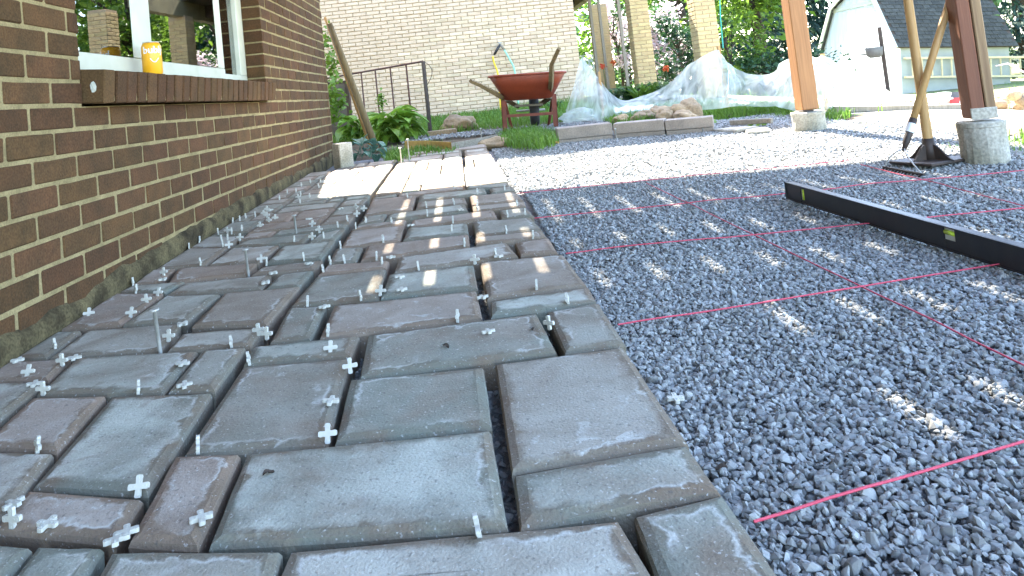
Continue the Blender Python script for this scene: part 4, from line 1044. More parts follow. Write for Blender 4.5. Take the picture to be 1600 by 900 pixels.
# ------------------------------------------------------------------ garden shed
SO = A(1409, 152, 12.3); SO.z -= 0.02
TILT = RAD(5.5)
shed = thing('garden_shed', 'pale barn roofed garden shed with dark shingles and white trim', 'shed', tuple(SO), (0, TILT, 0))
SL, GW, WH = 2.28, 3.0, 1.06         # side length, gable width, wall height
RX, RZ_ = 0.62, 1.05                  # lower roof slope run and rise
MB().box((0.02, 0.02, 0.0), (SL - 0.02, GW - 0.02, WH)).build('body', M_shedg, shed)
MB().box((0.02, -0.004, 0.06), (SL, 0.02, 0.085)).build('side_trim', M_white, shed)
MB().box((0.02, -0.004, WH - 0.03), (SL, 0.02, WH)).build('side_trim', M_white, shed)
MB().box((0.0, 0.1, -0.30), (SL, GW - 0.1, -0.002)).build('skid', M_bark, shed)
prof = lambda y: (WH + RZ_ * (y / RX)) if y < RX else ((WH + RZ_ + 0.32 * (y - RX) / (GW / 2 - RX)) if y <= GW / 2 else None)
def gz_(y):
    y = min(y, GW - y); return prof(max(0.0, y))
nb_ = 16
for i in range(nb_):
    y0 = GW * i / nb_; y1 = GW * (i + 1) / nb_ - 0.006
    z0, z1 = gz_(y0), gz_(y1)
    x0, x1 = -0.012 - random.uniform(0, 0.002), 0.02
    MB().add([(x0, y0, 0.0), (x1, y0, 0.0), (x1, y1, 0.0), (x0, y1, 0.0), (x0, y0, z0), (x1, y0, z0), (x1, y1, z1), (x0, y1, z1)], ((0, 3, 2, 1), (4, 5, 6, 7), (0, 1, 5, 4), (1, 2, 6, 5), (2, 3, 7, 6), (3, 0, 4, 7))).build('siding_board', M_shedw, shed)
def slab(p, q, x0, x1, th, name, m, par):
    # sloping slab between profile points p=(y,z) and q
    (ya_, za), (yb_, zb) = p, q; n = Vector((0, -(zb - za), yb_ - ya_)).normalized() * th
    if n.z < 0: n = -n
    V = [(x0, ya_, za), (x1, ya_, za), (x1, yb_, zb), (x0, yb_, zb)]; V += [tuple(Vector(v) + n) for v in V]
    return MB().add(V, ((0, 3, 2, 1), (4, 5, 6, 7), (0, 1, 5, 4), (1, 2, 6, 5), (2, 3, 7, 6), (3, 0, 4, 7))).build(name, m, par)
e0 = (-0.07, WH - 0.05); br = (RX, WH + RZ_); rg = (GW / 2, WH + RZ_ + 0.42)
rf = slab(e0, br, -0.10, SL + 0.10, 0.02, 'roof', M_soffit, shed)
slab(br, rg, -0.10, SL + 0.10, 0.03, 'roof_top', M_shingle, shed)
slab(rg, (GW - RX, WH + RZ_), -0.10, SL + 0.10, 0.03, 'roof_top', M_shingle, shed)
slab((GW - RX, WH + RZ_), (GW + 0.07, WH - 0.05), -0.10, SL + 0.10, 0.02, 'roof_back', M_shingle, shed)
# shingles, course by course
sv = Vector((0, br[0] - e0[0], br[1] - e0[1])); sl_ = sv.length; su = sv / sl_; nn = Vector((0, -su.z, su.y))
ncr = 13; tabw = 0.155; shm = [MB().cbox((0.003, 0, 0), (tabw - 0.003, sl_ / ncr * 1.25, 0.008), 0.002, 0, None, 0.0015).mesh('shingle', M_shingle) for _ in range(4)]
B3 = Matrix((Vector((1, 0, 0)), su, -nn if nn.z < 0 else nn)).transposed()
nrm = B3.col[2]
for c in range(ncr):
    off = -0.10 - (0.5 * tabw if c % 2 else 0)
    for k in range(18):
        x0 = off + k * tabw
        if x0 < -0.12 or x0 + tabw > SL + 0.13: continue
        p = Vector((x0, e0[0], e0[1])) + su * (sl_ * c / ncr) + nrm * (0.030 - 0.000)
        o = put('shingle', random.choice(shm), shed, p); o.rotation_euler = (B3 @ Matrix.Rotation(RAD(-5), 3, 'X')).to_euler()
# white gable trims
def trim(p, q, name='gable_trim', w_=0.09):
    (ya_, za), (yb_, zb) = p, q; d = Vector((0, yb_ - ya_, zb - za)).normalized(); n = Vector((0, -d.z, d.y)) * w_ / 2
    V = []
    for x in (-0.135, -0.103):
        for a_, s_ in ((p, -1), (q, -1), (q, 1), (p, 1)): V.append(Vector((x, a_[0], a_[1])) + n * s_)
    MB().add(V, ((0, 1, 2, 3), (7, 6, 5, 4), (0, 4, 5, 1), (1, 5, 6, 2), (2, 6, 7, 3), (3, 7, 4, 0))).build(name, M_white, shed)
trim(e0, br); trim((GW - RX, WH + RZ_), (GW + 0.07, WH - 0.05)); trim(br, rg); trim(rg, (GW - RX, WH + RZ_))
MB().box((-0.035, RX * .9, WH + RZ_ - 0.09), (-0.015, GW - RX * .9, WH + RZ_)).build('gable_rail', M_white, shed)
# ladder hung along the side wall
la = A(1407, 92, 12.2); lb = A(1409, 121, 12.2)
ld = thing('wooden_ladder', 'pale wooden ladder hung lengthwise on the shed side', 'ladder', (SO.x + 0.02, SO.y - 0.10, SO.z), (0, TILT, 0))
for z in (0.80, 0.42): MB().cbox((0.0, -0.03, z - 0.022), (2.55, 0.03, z + 0.022), 0.004).build('rail', M_ladder, ld)
for k in range(12): MB().tube([(0.16 + k * 0.2, 0, 0.43), (0.16 + k * 0.2, 0, 0.79)], 0.016, 8).build('rung', M_ladder, ld)
MB().box((1.08, -0.06, 0.80), (1.16, 0.08, 0.86)).build('hook', M_iron, ld)

# pole with hanging planter in front of the shed
pl = A(1389, 150, 9.0)
ph = thing('planter_pole', 'dark square pole with a hanging planter before the shed', 'pole', tuple(pl), (0, 0, 0))
hh_ = A(1377, 42, 9.0).z - pl.z
MB().tube([(0, 0, -0.1), (0, 0, hh_)], 0.034, 4).build('shaft', M_iron, ph)
MB().box((-0.36, -0.01, hh_ * 0.62), (0.0, 0.01, hh_ * 0.62 + 0.02)).build('arm', M_iron, ph)
pq = A(1366, 80, 8.9)
o = thing('hanging_planter', 'grey planter hung on the dark pole by the shed', 'planter', tuple(pq))
MB().lathe([(0.07, -0.10), (0.11, -0.06), (0.125, 0.06), (0.115, 0.06), (0.10, 0.0)], 18).build('bowl', M_terra, o, True)
MB().tube([(-0.12, 0, 0.06), (0.0, 0, 0.20), (0.12, 0, 0.06)], 0.004, 6).build('hanger', M_iron, o)

# bag and rubble behind the tamper
bgp = A(1478, 184, 3.6); bgp.z = zg(bgp.x, bgp.y)
def lump(name, m, size, seed, det=3, amp=0.25, flat=1.0):
    bm = bmesh.new(); bmesh.ops.create_icosphere(bm, subdivisions=det, radius=1.0)
    for v in bm.verts:
        n = mnoise.noise(v.co * 1.1 + Vector((seed * 7.3, 0, 0))) * amp + mnoise.noise(v.co * 2.7 + Vector((seed * 3.1, 5, 0))) * amp * 0.45 + mnoise.noise(v.co * 7 + Vector((seed, 5, 0))) * amp * 0.12
        v.co = v.co * (1 + n); v.co = Vector((v.co.x * size[0], v.co.y * size[1], v.co.z * size[2]))
    me = bpy.data.meshes.new(name); bm.to_mesh(me); bm.free(); me.materials.append(m)
    me.polygons.foreach_set('use_smooth', [True] * len(me.polygons)); return me
bag = thing('stone_bag', 'crumpled white plastic bag with red printed patch near the shed', 'bag', tuple(bgp))
Wp = (A(1508, 160, bgp.y) - A(1447, 160, bgp.y)).length; Hp = (A(1478, 144, bgp.y) - bgp).z
bs = put('sack', lump('sack', M_bag, (Wp / 2, 0.16, Hp / 2), 4, 4, 0.22), bag, (0, 0, Hp * 0.48), (0, RAD(12), 0))
V = []; F = []
for j in range(7):
    for i in range(9):
        u, v = i / 8 - 0.5, j / 6 - 0.5
        V.append((0.02 + u * 0.15 + v * 0.04, -0.150 - 0.03 * (1 - 4 * u * u) + 0.012 * mnoise.noise(Vector((u * 6, v * 6, 1))), Hp * 0.50 + v * 0.13))
for j in range(6):
    for i in range(8): q = j * 9 + i; F.append((q, q + 1, q + 10, q + 9))
put('print_patch', np_mesh('print_patch', V, F, [M_bagred, M_bagdark, M_bag], [1 if (f // 8) in (4, 5) else (2 if (f // 8 == 2 and 2 < f % 8 < 6) else 0) for f in range(len(F))]), bag)
for i in range(14):
    p = A(1566 + rng.uniform(-4, 42), 190, 3.3 + rng.uniform(-0.3, 0.5)); p.z = zg(p.x, p.y) + 0.03
    s = rng.uniform(0.035, 0.065)
    o = put('rubble_stone', lump('rubble_stone', M_boulder, (s, s * 0.9, s * 0.75), i + 20, 2, 0.3), None, (p.x, p.y, p.z + 0.04 * (i % 3)))
    tag(o, 'pale rubble stone in the heap behind the red brown post', 'stone', 'rubble stones heaped by the post')
for (xa, ya_), (xb, yb_), lab, m_ in (((3.75, 3.35), (4.75, 3.15), 'sun bleached plank lying in the dirt right of the orange post', M_greywood), ((4.1, 3.75), (5.3, 3.6), 'second sun bleached plank farther into the dirt before the shed', M_ladder)):
    a_ = Vector((xa, ya_, zg(xa, ya_) + 0.03)); b_ = Vector((xb, yb_, zg(xb, yb_) + 0.03)); L_ = (b_ - a_).length
    o = MB().cbox((-0.07, -0.018, 0), (0.07, 0.018, L_), 0.003, 0, None, .002).build('plank', m_, None, False, tuple(a_)); o.rotation_euler = (b_ - a_).to_track_quat('Z', 'Y').to_euler()
    tag(o, lab, 'plank')

# ------------------------------------------------------------------ boulders and rocks
def rock(px0, px1, ptop, pbot, y, seed, lab, det=3, m=None):
    a_, b_ = A(px0, pbot, y), A(px1, pbot, y); t = A((px0 + px1) / 2, ptop, y); hgt = t.z - (a_.z + b_.z) / 2; w_ = (b_ - a_).length
    o = put('boulder', lump('boulder', m or M_boulder, (w_ / 2 * 0.95, w_ * 0.36, hgt * 0.62), seed, 4, 0.42), None, ((a_.x + b_.x) / 2, y, (a_.z + b_.z) / 2 + hgt * 0.42))
    tag(o, lab, 'boulder')
rock(1048, 1100, 155, 186, 4.10, 3, 'largest tan boulder behind the wall blocks, right of the heap')
rock(1024, 1053, 171, 189, 3.95, 5, 'small round boulder in the middle of the heap behind the wall blocks')
rock(1052, 1090, 173, 190, 3.88, 8, 'low pale boulder in front of the largest tan boulder')
rock(1010, 1052, 166, 184, 4.35, 11, 'flat pinkish boulder behind the small round boulder')
rock(958, 985, 180, 192, 4.25, 13, 'low boulder left of the heap, half hidden by grass')
rock(985, 1028, 173, 190, 4.25, 14, 'flat boulder left of the small round boulder')
rock(690, 746, 180, 205, 5.5, 17, 'tan boulder in the grass at the foot of the beige wall')
rock(800, 850, 181, 197, 6.2, 19, 'pale boulder in the grass behind the wheelbarrow legs')
rock(744, 800, 214, 234, 3.75, 23, 'flat dusty stone at the far corner of the pavers')

# wooden edging strip of the small gravel path
def edging(P, h, m, lab):
    V = []; F = []
    for p in P:
        for dx, z in ((0, -0.04), (0, h), (0.025, h), (0.025, -0.04)): V.append((p.x, p.y + dx, p.z + z))
    n = len(P)
    for i in range(n - 1):
        for k in range(4): F.append((i * 4 + k, i * 4 + (k + 1) % 4, i * 4 + 4 + (k + 1) % 4, i * 4 + 4 + k))
    F += [(0, 1, 2, 3), tuple((n - 1) * 4 + k for k in (3, 2, 1, 0))]
    o = MB().add(V, F).build('edging_board', m); tag(o, lab, 'edging')
edging([G(633, 231), G(668, 231), G(706, 234)], 0.055, M_edge, 'yellowish curved edging board along the small gravel path')
edging([G(706, 233), G(745, 226), G(785, 217)], 0.045, M_greywood, 'dark weathered edging board continuing toward the wheelbarrow')
o = MB().cbox((-0.14, -0.05, 0), (0.14, 0.05, 0.05), 0.006, 0, None, .002).build('edging_brick', M_boulder, None, False, tuple(G(691, 211)), (0, 0, RAD(6)))
tag(o, 'flat reddish stone lying at the foot of the railing post', 'stone')
q0, q1 = G(1140, 196, -.02), G(1205, 194, -.02)
o = MB().cbox((0, 0, 0), ((q1 - q0).length, 0.05, 0.035), 0.004).build('edging_board', M_greywood, None, False, tuple(q0), (0, 0, math.atan2(q1.y - q0.y, q1.x - q0.x)))
tag(o, 'weathered edging board in the sunny grass right of the wall blocks', 'edging')
for pa, pb, lab in (((1112, 203), (1150, 205), 'pale flagstone at the right end of the wall blocks'), ((1168, 206), (1205, 203), 'pale flagstone in the grass edge left of the far concrete pier')):
    q0, q1 = G(*pa, -.03), G(*pb, -.03)
    o = MB().cbox((0, 0, -0.02), ((q1 - q0).length, 0.20, 0.006), 0.006, 0, None, .004).build('flagstone', M_conc, None, False, tuple(q0), (0, 0, math.atan2(q1.y - q0.y, q1.x - q0.x))); tag(o, lab, 'flagstone')
q = [G(1352 / 1.0 * 0 + 855, 217, -.02), G(862, 221, -.02), G(872, 223, -.02)]
o = MB().tube(q, 0.008, 6).build('orange_cord', M_edge); tag(o, 'short orange cord end beside the left wall block', 'cord')

# ------------------------------------------------------------------ plastic sheet on stakes
def stake(pb_, pt_, y, lab):
    a_, b_ = A(*pb_, y), A(*pt_, y); o = MB().box((-0.016, -0.010, 0), (0.016, 0.010, (b_ - a_).length)).build('stake', M_wood, None, False, tuple(a_))
    o.rotation_euler = (b_ - a_).to_track_quat('Z', 'Y').to_euler(); o.data.transform(Matrix.Identity(4)); tag(o, lab, 'stake', 'wooden stakes holding the plastic sheet')
stake((943, 186), (936, 112), 4.7, 'pale wooden stake at the left end of the plastic sheet')
stake((1138, 172), (1122, 72), 4.35, 'pale wooden stake holding up the peak of the plastic sheet')
stake((1293, 188), (1285, 84), 3.6, 'thin stake in the plastic sheet right of the orange post')
tops = [(884, 172, 5.0), (895, 140, 5.05), (908, 92, 5.2), (918, 100, 5.1), (935, 122, 4.75), (955, 146, 4.95), (975, 157, 5.0), (1000, 151, 4.95), (1025, 142, 4.9), (1045, 131, 4.8), (1060, 117, 4.7), (1075, 102, 4.6), (1095, 90, 4.45), (1121, 78, 4.33), (1135, 95, 4.35),
        (1150, 107, 4.4), (1170, 115, 4.35), (1192, 117, 4.3), (1210, 112, 4.2), (1218, 99, 4.1), (1236, 91, 3.95), (1255, 87, 3.8), (1275, 90, 3.65), (1286, 87, 3.58), (1305, 97, 3.7), (1335, 112, 4.0), (1365, 128, 4.4), (1395, 146, 4.8)]
bots = [(880, 192), (890, 196), (905, 196), (920, 195), (938, 192), (955, 188), (975, 184), (1000, 178), (1025, 172), (1045, 170), (1060, 172), (1075, 174), (1095, 172), (1121, 170), (1135, 168), (1150, 166), (1170, 166), (1192, 167), (1210, 166), (1218, 168), (1236, 172), (1255, 176), (1275, 180), (1286, 182), (1305, 180), (1335, 176), (1365, 174), (1395, 172)]
def cat(P, n):
    R_ = []
    for i in range(len(P) - 1):
        p0, p1, p2, p3 = P[max(i - 1, 0)], P[i], P[i + 1], P[min(i + 2, len(P) - 1)]
        for t in np.linspace(0, 1, n, endpoint=False):
            R_.append(0.5 * ((2 * p1) + (p2 - p0) * t + (2 * p0 - 5 * p1 + 4 * p2 - p3) * t * t + (3 * p1 - p0 - 3 * p2 + p3) * t ** 3))
    R_.append(P[-1]); return R_
TP = cat([A(x, y, d) for x, y, d in tops], 8); BP = cat([A(x, y, d - 0.28) for (x, y), (_, _, d) in zip(bots, tops)], 8)
V = []; F = []; nv = 22
for i, (t_, b_) in enumerate(zip(TP, BP)):
    for j in range(nv + 1):
        s_ = j / nv; p = t_.lerp(b_, s_ ** 0.9)
        fold = (mnoise.noise(Vector((i * 0.20 + s_ * 1.5, s_ * 1.3, 3))) * 0.10 + mnoise.noise(Vector((i * 0.55 - s_ * 3, s_ * 2.2, 8))) * 0.05 + 0.012 * math.sin(i * 1.1 + 5 * s_)) * math.sin(math.pi * min(1, s_ * 0.9 + 0.1))
        p = p + Vector((0, -fold - 0.10 * math.sin(math.pi * s_), 0.0))
        V.append(tuple(p))
for i in range(len(TP) - 1):
    for j in range(nv): q = i * (nv + 1) + j; F.append((q, q + nv + 1, q + nv + 2, q + 1))
me = np_mesh('plastic_sheet', V, F, M_film); me.polygons.foreach_set('use_smooth', [True] * len(F))
tag(put('plastic_sheet', me), 'crumpled clear plastic sheet draped over stakes across the garden', 'plastic sheet')
# gathered heap of film at its left foot and the flat white strip of it
hp = A(905, 182, 4.75)
o = put('film_heap', lump('film_heap', M_film, (0.17, 0.14, 0.075), 31, 4, 0.5), None, tuple(hp)); tag(o, 'bunched heap of clear film at the left foot of the plastic sheet', 'plastic film')
q0 = [A(960, 176, 4.85), A(1015, 172, 4.8), A(1022, 164, 4.95), A(960, 168, 5.0)]
V = []; F = []
for j in range(6):
    for i in range(16):
        p = q0[0].lerp(q0[1], i / 15).lerp(q0[3].lerp(q0[2], i / 15), j / 5); V.append((p.x, p.y, p.z + 0.015 * mnoise.noise(Vector((i * .5, j * .7, 2)))))
for j in range(5):
    for i in range(15): q = j * 16 + i; F.append((q, q + 1, q + 17, q + 16))
o = put('white_film', np_mesh('white_film', V, F, M_bag)); tag(o, 'white folded film strip lying behind the boulders', 'plastic film')
# ------------------------------------------------------------------ vegetation
def cards(centers, size, up_bias=0.3, aspect=0.55, bend=0.25, droop=None):
    """leaf shaped quads (two halves folded along the rib), vectorised"""
    n = len(centers); d = rng.normal(size=(n, 3)); d[:, 2] *= 0.6
    if droop is not None: d = d * 0.45 + droop
    d /= np.linalg.norm(d, axis=1, keepdims=True)
    nrm = rng.normal(size=(n, 3)); nrm[:, 2] = np.abs(nrm[:, 2]) + up_bias
    sd_ = np.cross(d, nrm); sd_ /= np.linalg.norm(sd_, axis=1, keepdims=True) + 1e-9; nn_ = np.cross(sd_, d)
    s = (np.asarray(size) * rng.uniform(0.6, 1.3, n))[:, None]
    a = centers - d * s * 0.5; b = centers + d * s * 0.5 - nn_ * s * bend * 0.5
    l = centers + sd_ * s * aspect * 0.5 + nn_ * s * bend * 0.3; r = centers - sd_ * s * aspect * 0.5 + nn_ * s * bend * 0.3
    V = np.stack([a, l, b, r], 1).reshape(-1, 3); F = np.arange(4 * n).reshape(n, 4)
    return V, F
def clump_points(c, r, n, k, shell=0.55, seed=0):
    """n leaves gathered in k clumps spread through an ellipsoid"""
    c = np.asarray(c, float); r = np.asarray(r, float)
    u = rng.normal(size=(k, 3)); u /= np.linalg.norm(u, axis=1, keepdims=True); cc = u * (rng.uniform(shell, 1.0, (k, 1)) ** 0.7)
    ids = rng.integers(0, k, n); cs = rng.uniform(0.12, 0.30, k)
    p = cc[ids] + rng.normal(size=(n, 3)) * cs[ids][:, None] * np.array([1, 1, 0.6])
    return c + p * r
def trunk(base, h, r, parent, limbs, spread, m=None):
    b = MB(); P = [Vector((0.0, 0, -0.2)), Vector((0.03 * h, 0.02 * h, h * 0.35)), Vector((-0.02 * h, 0.03 * h, h * 0.7)), Vector((0.01, 0, h))]
    b.tube(P, [r * 1.25, r, r * 0.7, r * 0.25], 9)
    for k in range(limbs):
        t = random.uniform(0.35, 0.9); st = P[1].lerp(P[2], t); a = random.uniform(0, 6.28); e = st + Vector((math.cos(a) * spread, math.sin(a) * spread, h * random.uniform(0.12, 0.35)))
        b.tube([st, st.lerp(e, 0.5) + Vector((0, 0, 0.06 * h)), e], [r * 0.42, r * 0.28, r * 0.08], 6)
    b.build('trunk', m or M_bark, parent, True)
def tree(name, lab, pos, h, rad, n, k, size, m, cat_='tree', zc=0.62, rz=0.40, tr=0.12, mats=None, group=None):
    t = thing(name, lab, cat_, pos, (0, 0, 0), group)
    trunk(pos, h * 0.85, tr, t, 9, rad * 0.75)
    P = clump_points((0, 0, h * zc), (rad, rad, h * rz), n, k)
    V, F = cards(P, size); put('crown', np_mesh('crown', V, F, m), t); return t
def conifer(name, lab, pos, h, rad, n, size, m, group=None, z0=0.03):
    t = thing(name, lab, 'conifer', pos, (0, 0, 0), group)
    MB().tube([(0, 0, -0.2), (0, 0, h * 0.5), (0, 0, h)], [h * 0.02, h * 0.013, 0.01], 8).build('trunk', M_bark, t, True)
    nb3 = int(h * 13); C = []; D = []
    per = max(8, n // nb3)
    for i in range(nb3):
        f = (i + rng.uniform()) / nb3; z = h * (z0 + (1 - z0) * f); L_ = rad * (1 - f) ** 0.8 * rng.uniform(0.7, 1.15) + 0.05; a = rng.uniform(0, 6.283)
        s = rng.uniform(0.1, 1, per) ** 0.7 * L_; w_ = rng.normal(size=per) * 0.16 * L_ * (0.3 + s / max(L_, .01))
        C.append(np.stack([np.cos(a) * s - np.sin(a) * w_, np.sin(a) * s + np.cos(a) * w_, z - 0.30 * s ** 1.25 + rng.normal(size=per) * 0.05], 1))
        D.append(np.tile([np.cos(a), np.sin(a), -0.75], (per, 1)))
    C = np.concatenate(C); D = np.concatenate(D)
    V, F = cards(C, size, 0.3, 0.34, 0.15, D); put('crown', np_mesh('crown', V, F, m), t); return t
def at(px, y): p = A(px, 100, y); return (p.x, y, zg(p.x, y))
# dark trees behind the shed and columns
conifer('spruce_tree', 'dark spruce between the near brick column and the orange post', at(1140, 22), 9.5, 3.2, 17000, 0.26, M_conifer, 'dark trees behind the shed')
conifer('spruce_tree', 'dark spruce directly left of the shed gable', at(1262, 25), 9.0, 3.2, 15000, 0.26, M_conifer, 'dark trees behind the shed')
conifer('spruce_tree', 'dark spruce right behind the shed roof end', at(1605, 15.2), 8.0, 2.6, 15000, 0.22, M_conifer, 'dark trees behind the shed')
conifer('spruce_tree', 'dark spruce hidden mostly behind the shed roof', at(1470, 28), 9.0, 3.5, 9000, 0.28, M_conifer, 'dark trees behind the shed')
tree('maple_tree', 'leafy maple with lighter foliage left of the orange post', at(1186, 12.2), 4.7, 1.25, 6500, 60, 0.16, M_leafl, zc=0.68, rz=0.36)
tree('garden_tree', 'bright backlit tree seen between the brick columns', at(975, 19), 7.0, 1.9, 6500, 70, 0.15, M_leafl, zc=0.50, rz=0.48)
tree('garden_tree', 'mid green tree behind the second brick column', at(1035, 22), 7.5, 2.3, 7500, 60, 0.18, M_leafm, zc=0.55, rz=0.45)
tree('garden_tree', 'airy pale tree high behind the nearest brick column', at(1075, 17), 5.5, 1.2, 3200, 36, 0.13, M_leafl, zc=0.62, rz=0.40)
tree('garden_tree', 'broad dark tree at the far right edge beyond the rubble', (12.2, 9.6, zg(12.2, 9.6)), 5.5, 1.5, 7000, 60, 0.15, M_leafd, zc=0.55, rz=0.45)
tree('yellow_shrub', 'sunlit yellow green shrub between the nearest column and the spruce', at(1142, 11.5), 1.75, 0.62, 2600, 30, 0.09, M_leafl, 'shrub', 0.52, 0.46, 0.03)
tree('dark_shrub', 'dark rounded shrub between the second and nearest columns', at(1065, 10.5), 1.5, 0.45, 2400, 30, 0.085, M_leafd, 'shrub', 0.48, 0.48, 0.03)
tree('dark_shrub', 'dark green shrub low behind the plastic sheet', at(1200, 11.5), 1.15, 0.9, 3500, 34, 0.10, M_leafd, 'shrub', 0.45, 0.48, 0.03)
# bushes of green leaves mixed with pale pink quads
t = tree('pale_shrub', 'large shrub with pale pink tufts between two columns', at(1042, 12.0), 1.95, 0.52, 1500, 24, 0.08, M_leafm, 'shrub', 0.50, 0.46, 0.03)
P = clump_points((0, 0, 0.98), (0.50, 0.45, 0.85), 3600, 34, 0.5); V, F = cards(P, 0.075, 0.8, 0.9, 0.1); put('pale_tufts', np_mesh('pale_tufts', V, F, M_palepink), t)
t = tree('pale_shrub', 'small pale shrub behind the thin carport posts', at(968, 14.0), 2.3, 0.42, 900, 20, 0.08, M_leafm, 'shrub', 0.55, 0.42, 0.03)
P = clump_points((0, 0, 1.4), (0.42, 0.4, 0.8), 1600, 20, 0.4); V, F = cards(P, 0.075, 0.8, 0.9, 0.1); put('pale_tufts', np_mesh('pale_tufts', V, F, M_palepink), t)
# strap leaved border plants behind the sheet
def strap_plant(name, lab, pos, n, L_, w_, m, cat_='plant', spread=1.0, arch=0.6, group=None):
    V = []; F = []
    for i in range(n):
        a = random.uniform(0, 6.283); l = L_ * random.uniform(0.6, 1.15); b0 = Vector((random.gauss(0, 0.04), random.gauss(0, 0.04), 0)) * spread
        o = len(V); s = Vector((-math.sin(a), math.cos(a), 0)); k = 6; tw = random.uniform(-.4, .4)
        for j in range(k + 1):
            t = j / k; out_ = l * (0.18 * t + spread * 0.55 * t * t); z = l * (t - arch * t ** 2.3 * 0.75)
            p = b0 + Vector((math.cos(a) * out_, math.sin(a) * out_, z)); ww = w_ * (0.45 + 1.2 * t) * (1 - t) ** 0.55 if t < 1 else 0.0005
            V.append(p + s * ww / 2); V.append(p - s * ww / 2 + Vector((0, 0, tw * ww * 0.3)))
        for j in range(k): q = o + 2 * j; F.append((q, q + 1, q + 3, q + 2))
    me = np_mesh(name, [tuple(v) for v in V], F, m); o = put(name, me, None, pos); tag(o, lab, cat_, group); return o
for i, (px, y, L_, m, lab) in enumerate(((985, 7.4, 0.42, M_leafd, 'dark strap leaved plant at the left of the border behind the sheet'), (1005, 7.0, 0.48, M_leafl, 'bright strap leaved plant in the border behind the sheet'), (1020, 7.6, 0.45, M_leafm, 'mid green strap leaved plant in the border behind the sheet'),
        (960, 7.8, 0.36, M_leafm, 'short strap leaved plant next to the carport post foot'), (1040, 7.2, 0.36, M_leafd, 'dark strap leaved plant right end of the border'))):
    p = A(px, 160, y); strap_plant('border_plant', lab, (p.x, y, zp(0, y) - 0.05), 90, L_ * 1.1, 0.035, m, 'plant', 1.0, 0.75, 'strap leaved plants of the border')
for px, py, y, lab in ((958, 98, 11.0, 'red flower by the thin carport post'), (942, 104, 9.0, 'orange red flower left of the thin carport posts'), (1041, 107, 8.0, 'red flower above the plastic sheet'), (1094, 107, 8.2, 'small red flower near the nearest column')):
    p = A(px, py, y); t = thing('red_flower', lab, 'flower', tuple(p)); 
    P = rng.normal(size=(60, 3)) * 0.020 * (y / 9); V, F = cards(P, 0.035, 0.3, 0.8); put('petals', np_mesh('petals', V, F, M_redfl), t)
    MB().tube([(0, 0, 0), (0.02, 0, p.z * 0 - 0.5)], 0.006, 6).build('stem', M_leafm, t)
# ferny sprig at beige house corner
p = G(880, 180); strap_plant('grass_clump', 'dark grassy clump at the right corner of the beige wall', (p.x, 6.6, zp(0, 6.6)), 60, 0.30, 0.012, M_leafm, 'plant', 1.1, 0.7)
# dandelion like weeds by the wall blocks
for px, py, L_, lab in ((1180, 186, 0.13, 'broad leaved weed in the sunny grass right of the wall blocks'), (1108, 186, 0.12, 'bright weed at the right end of the boulders'), (735, 196, 0.16, 'weed clump in front of the tan boulder by the beige wall')):
    p = G(px, py); strap_plant('broadleaf_weed', lab, (p.x, p.y, zg(p.x, p.y)), 12, L_ * 1.5, 0.045, M_leafl, 'weed', 0.9, 0.5)
# ---- hostas with separate leaves
def hosta_leaf(L_, W_, m):
    V = []; F = []; nu, nv2 = 8, 6; st = 0.9 * L_
    b = MB(); path = [Vector((0, 0, 0)), Vector((st * 0.35, 0, st * 0.55)), Vector((st * 0.72, 0, st * 0.80))]
    b.tube(path, [0.005, 0.004, 0.003], 5, 0)
    for i in range(nu + 1):
        t = i / nu; wd = W_ * (math.sin(math.pi * min(1, t ** 0.62 * 0.98 + 0.02)) ** 0.8); x = st * 0.72 + L_ * t * (1 - 0.12 * t); zc_ = st * 0.80 + 0.22 * L_ * t - 0.62 * L_ * t * t
        for j in range(nv2 + 1):
            v = j / nv2 - 0.5; V.append((x - 0.06 * L_ * abs(v) * (1 - t), v * wd, zc_ + abs(v) * wd * 0.35 + 0.010 * math.sin(v * 24 + t * 3)))
    for i in range(nu):
        for j in range(nv2): q = i * (nv2 + 1) + j; F.append((q, q + 1, q + nv2 + 2, q + nv2 + 1))
    b.add(V, F); return b.mesh('leaf', m, True)
HL = [hosta_leaf(0.26 * s, 0.17 * s * random.uniform(.85, 1.1), M_hosta) for s in (0.65, 0.75, 0.85, 0.95)]
HB = [hosta_leaf(0.20 * s, 0.17 * s, M_hostab) for s in (0.8, 1.0, 1.15)]
def hosta(pos, n, meshes, lab, sc=1.0, tilt=0.0):
    t = thing('hosta_plant', lab, 'plant', pos)
    for i in range(n):
        a = i * 2.39996 + random.uniform(-.3, .3); f = i / n
        o = put('leaf', random.choice(meshes), t, (random.gauss(0, .03), random.gauss(0, .03), 0), (random.uniform(-.25, .25), -0.62 + 1.0 * f + random.uniform(-.15, .15) + tilt, a)); s = sc * random.uniform(0.8, 1.15) * (1.0 - 0.15 * f); o.scale = (s, s, s)
    return t
p = G(606, 226); hosta((p.x + 0.04, p.y + 0.30, p.z), 62, HL, 'large bright green hosta beside the leaning pole', 1.0)
p = G(560, 222); hosta((p.x, p.y + 0.25, p.z), 40, HL, 'green hosta behind the leaning pole at the house corner', 0.92)
p = G(556, 246); hosta((p.x + 0.05, p.y + 0.05, p.z), 9, HB, 'blue green hosta beside the short concrete block', 0.62, 0.25)
p = G(586, 246); hosta((p.x, p.y, p.z), 7, HB, 'small blue green hosta in front of the leaning pole', 0.42, 0.35)
p = A(598, 185, 4.9); t = thing('flower_stalk', 'tall pale flower stalk rising above the large hosta', 'flower', (p.x, 4.9, zp(0, 4.9)))
hs_ = A(597, 150, 4.9).z - t.location.z
MB().tube([(0, 0, 0), (0.01, 0, hs_)], 0.006, 6).build('stem', M_leafl, t); P = rng.normal(size=(60, 3)) * np.array([0.02, 0.02, 0.05]) + np.array([0, 0, hs_ - 0.04]); V, F = cards(P, 0.045, 0.2); put('buds', np_mesh('buds', V, F, M_leafl), t)
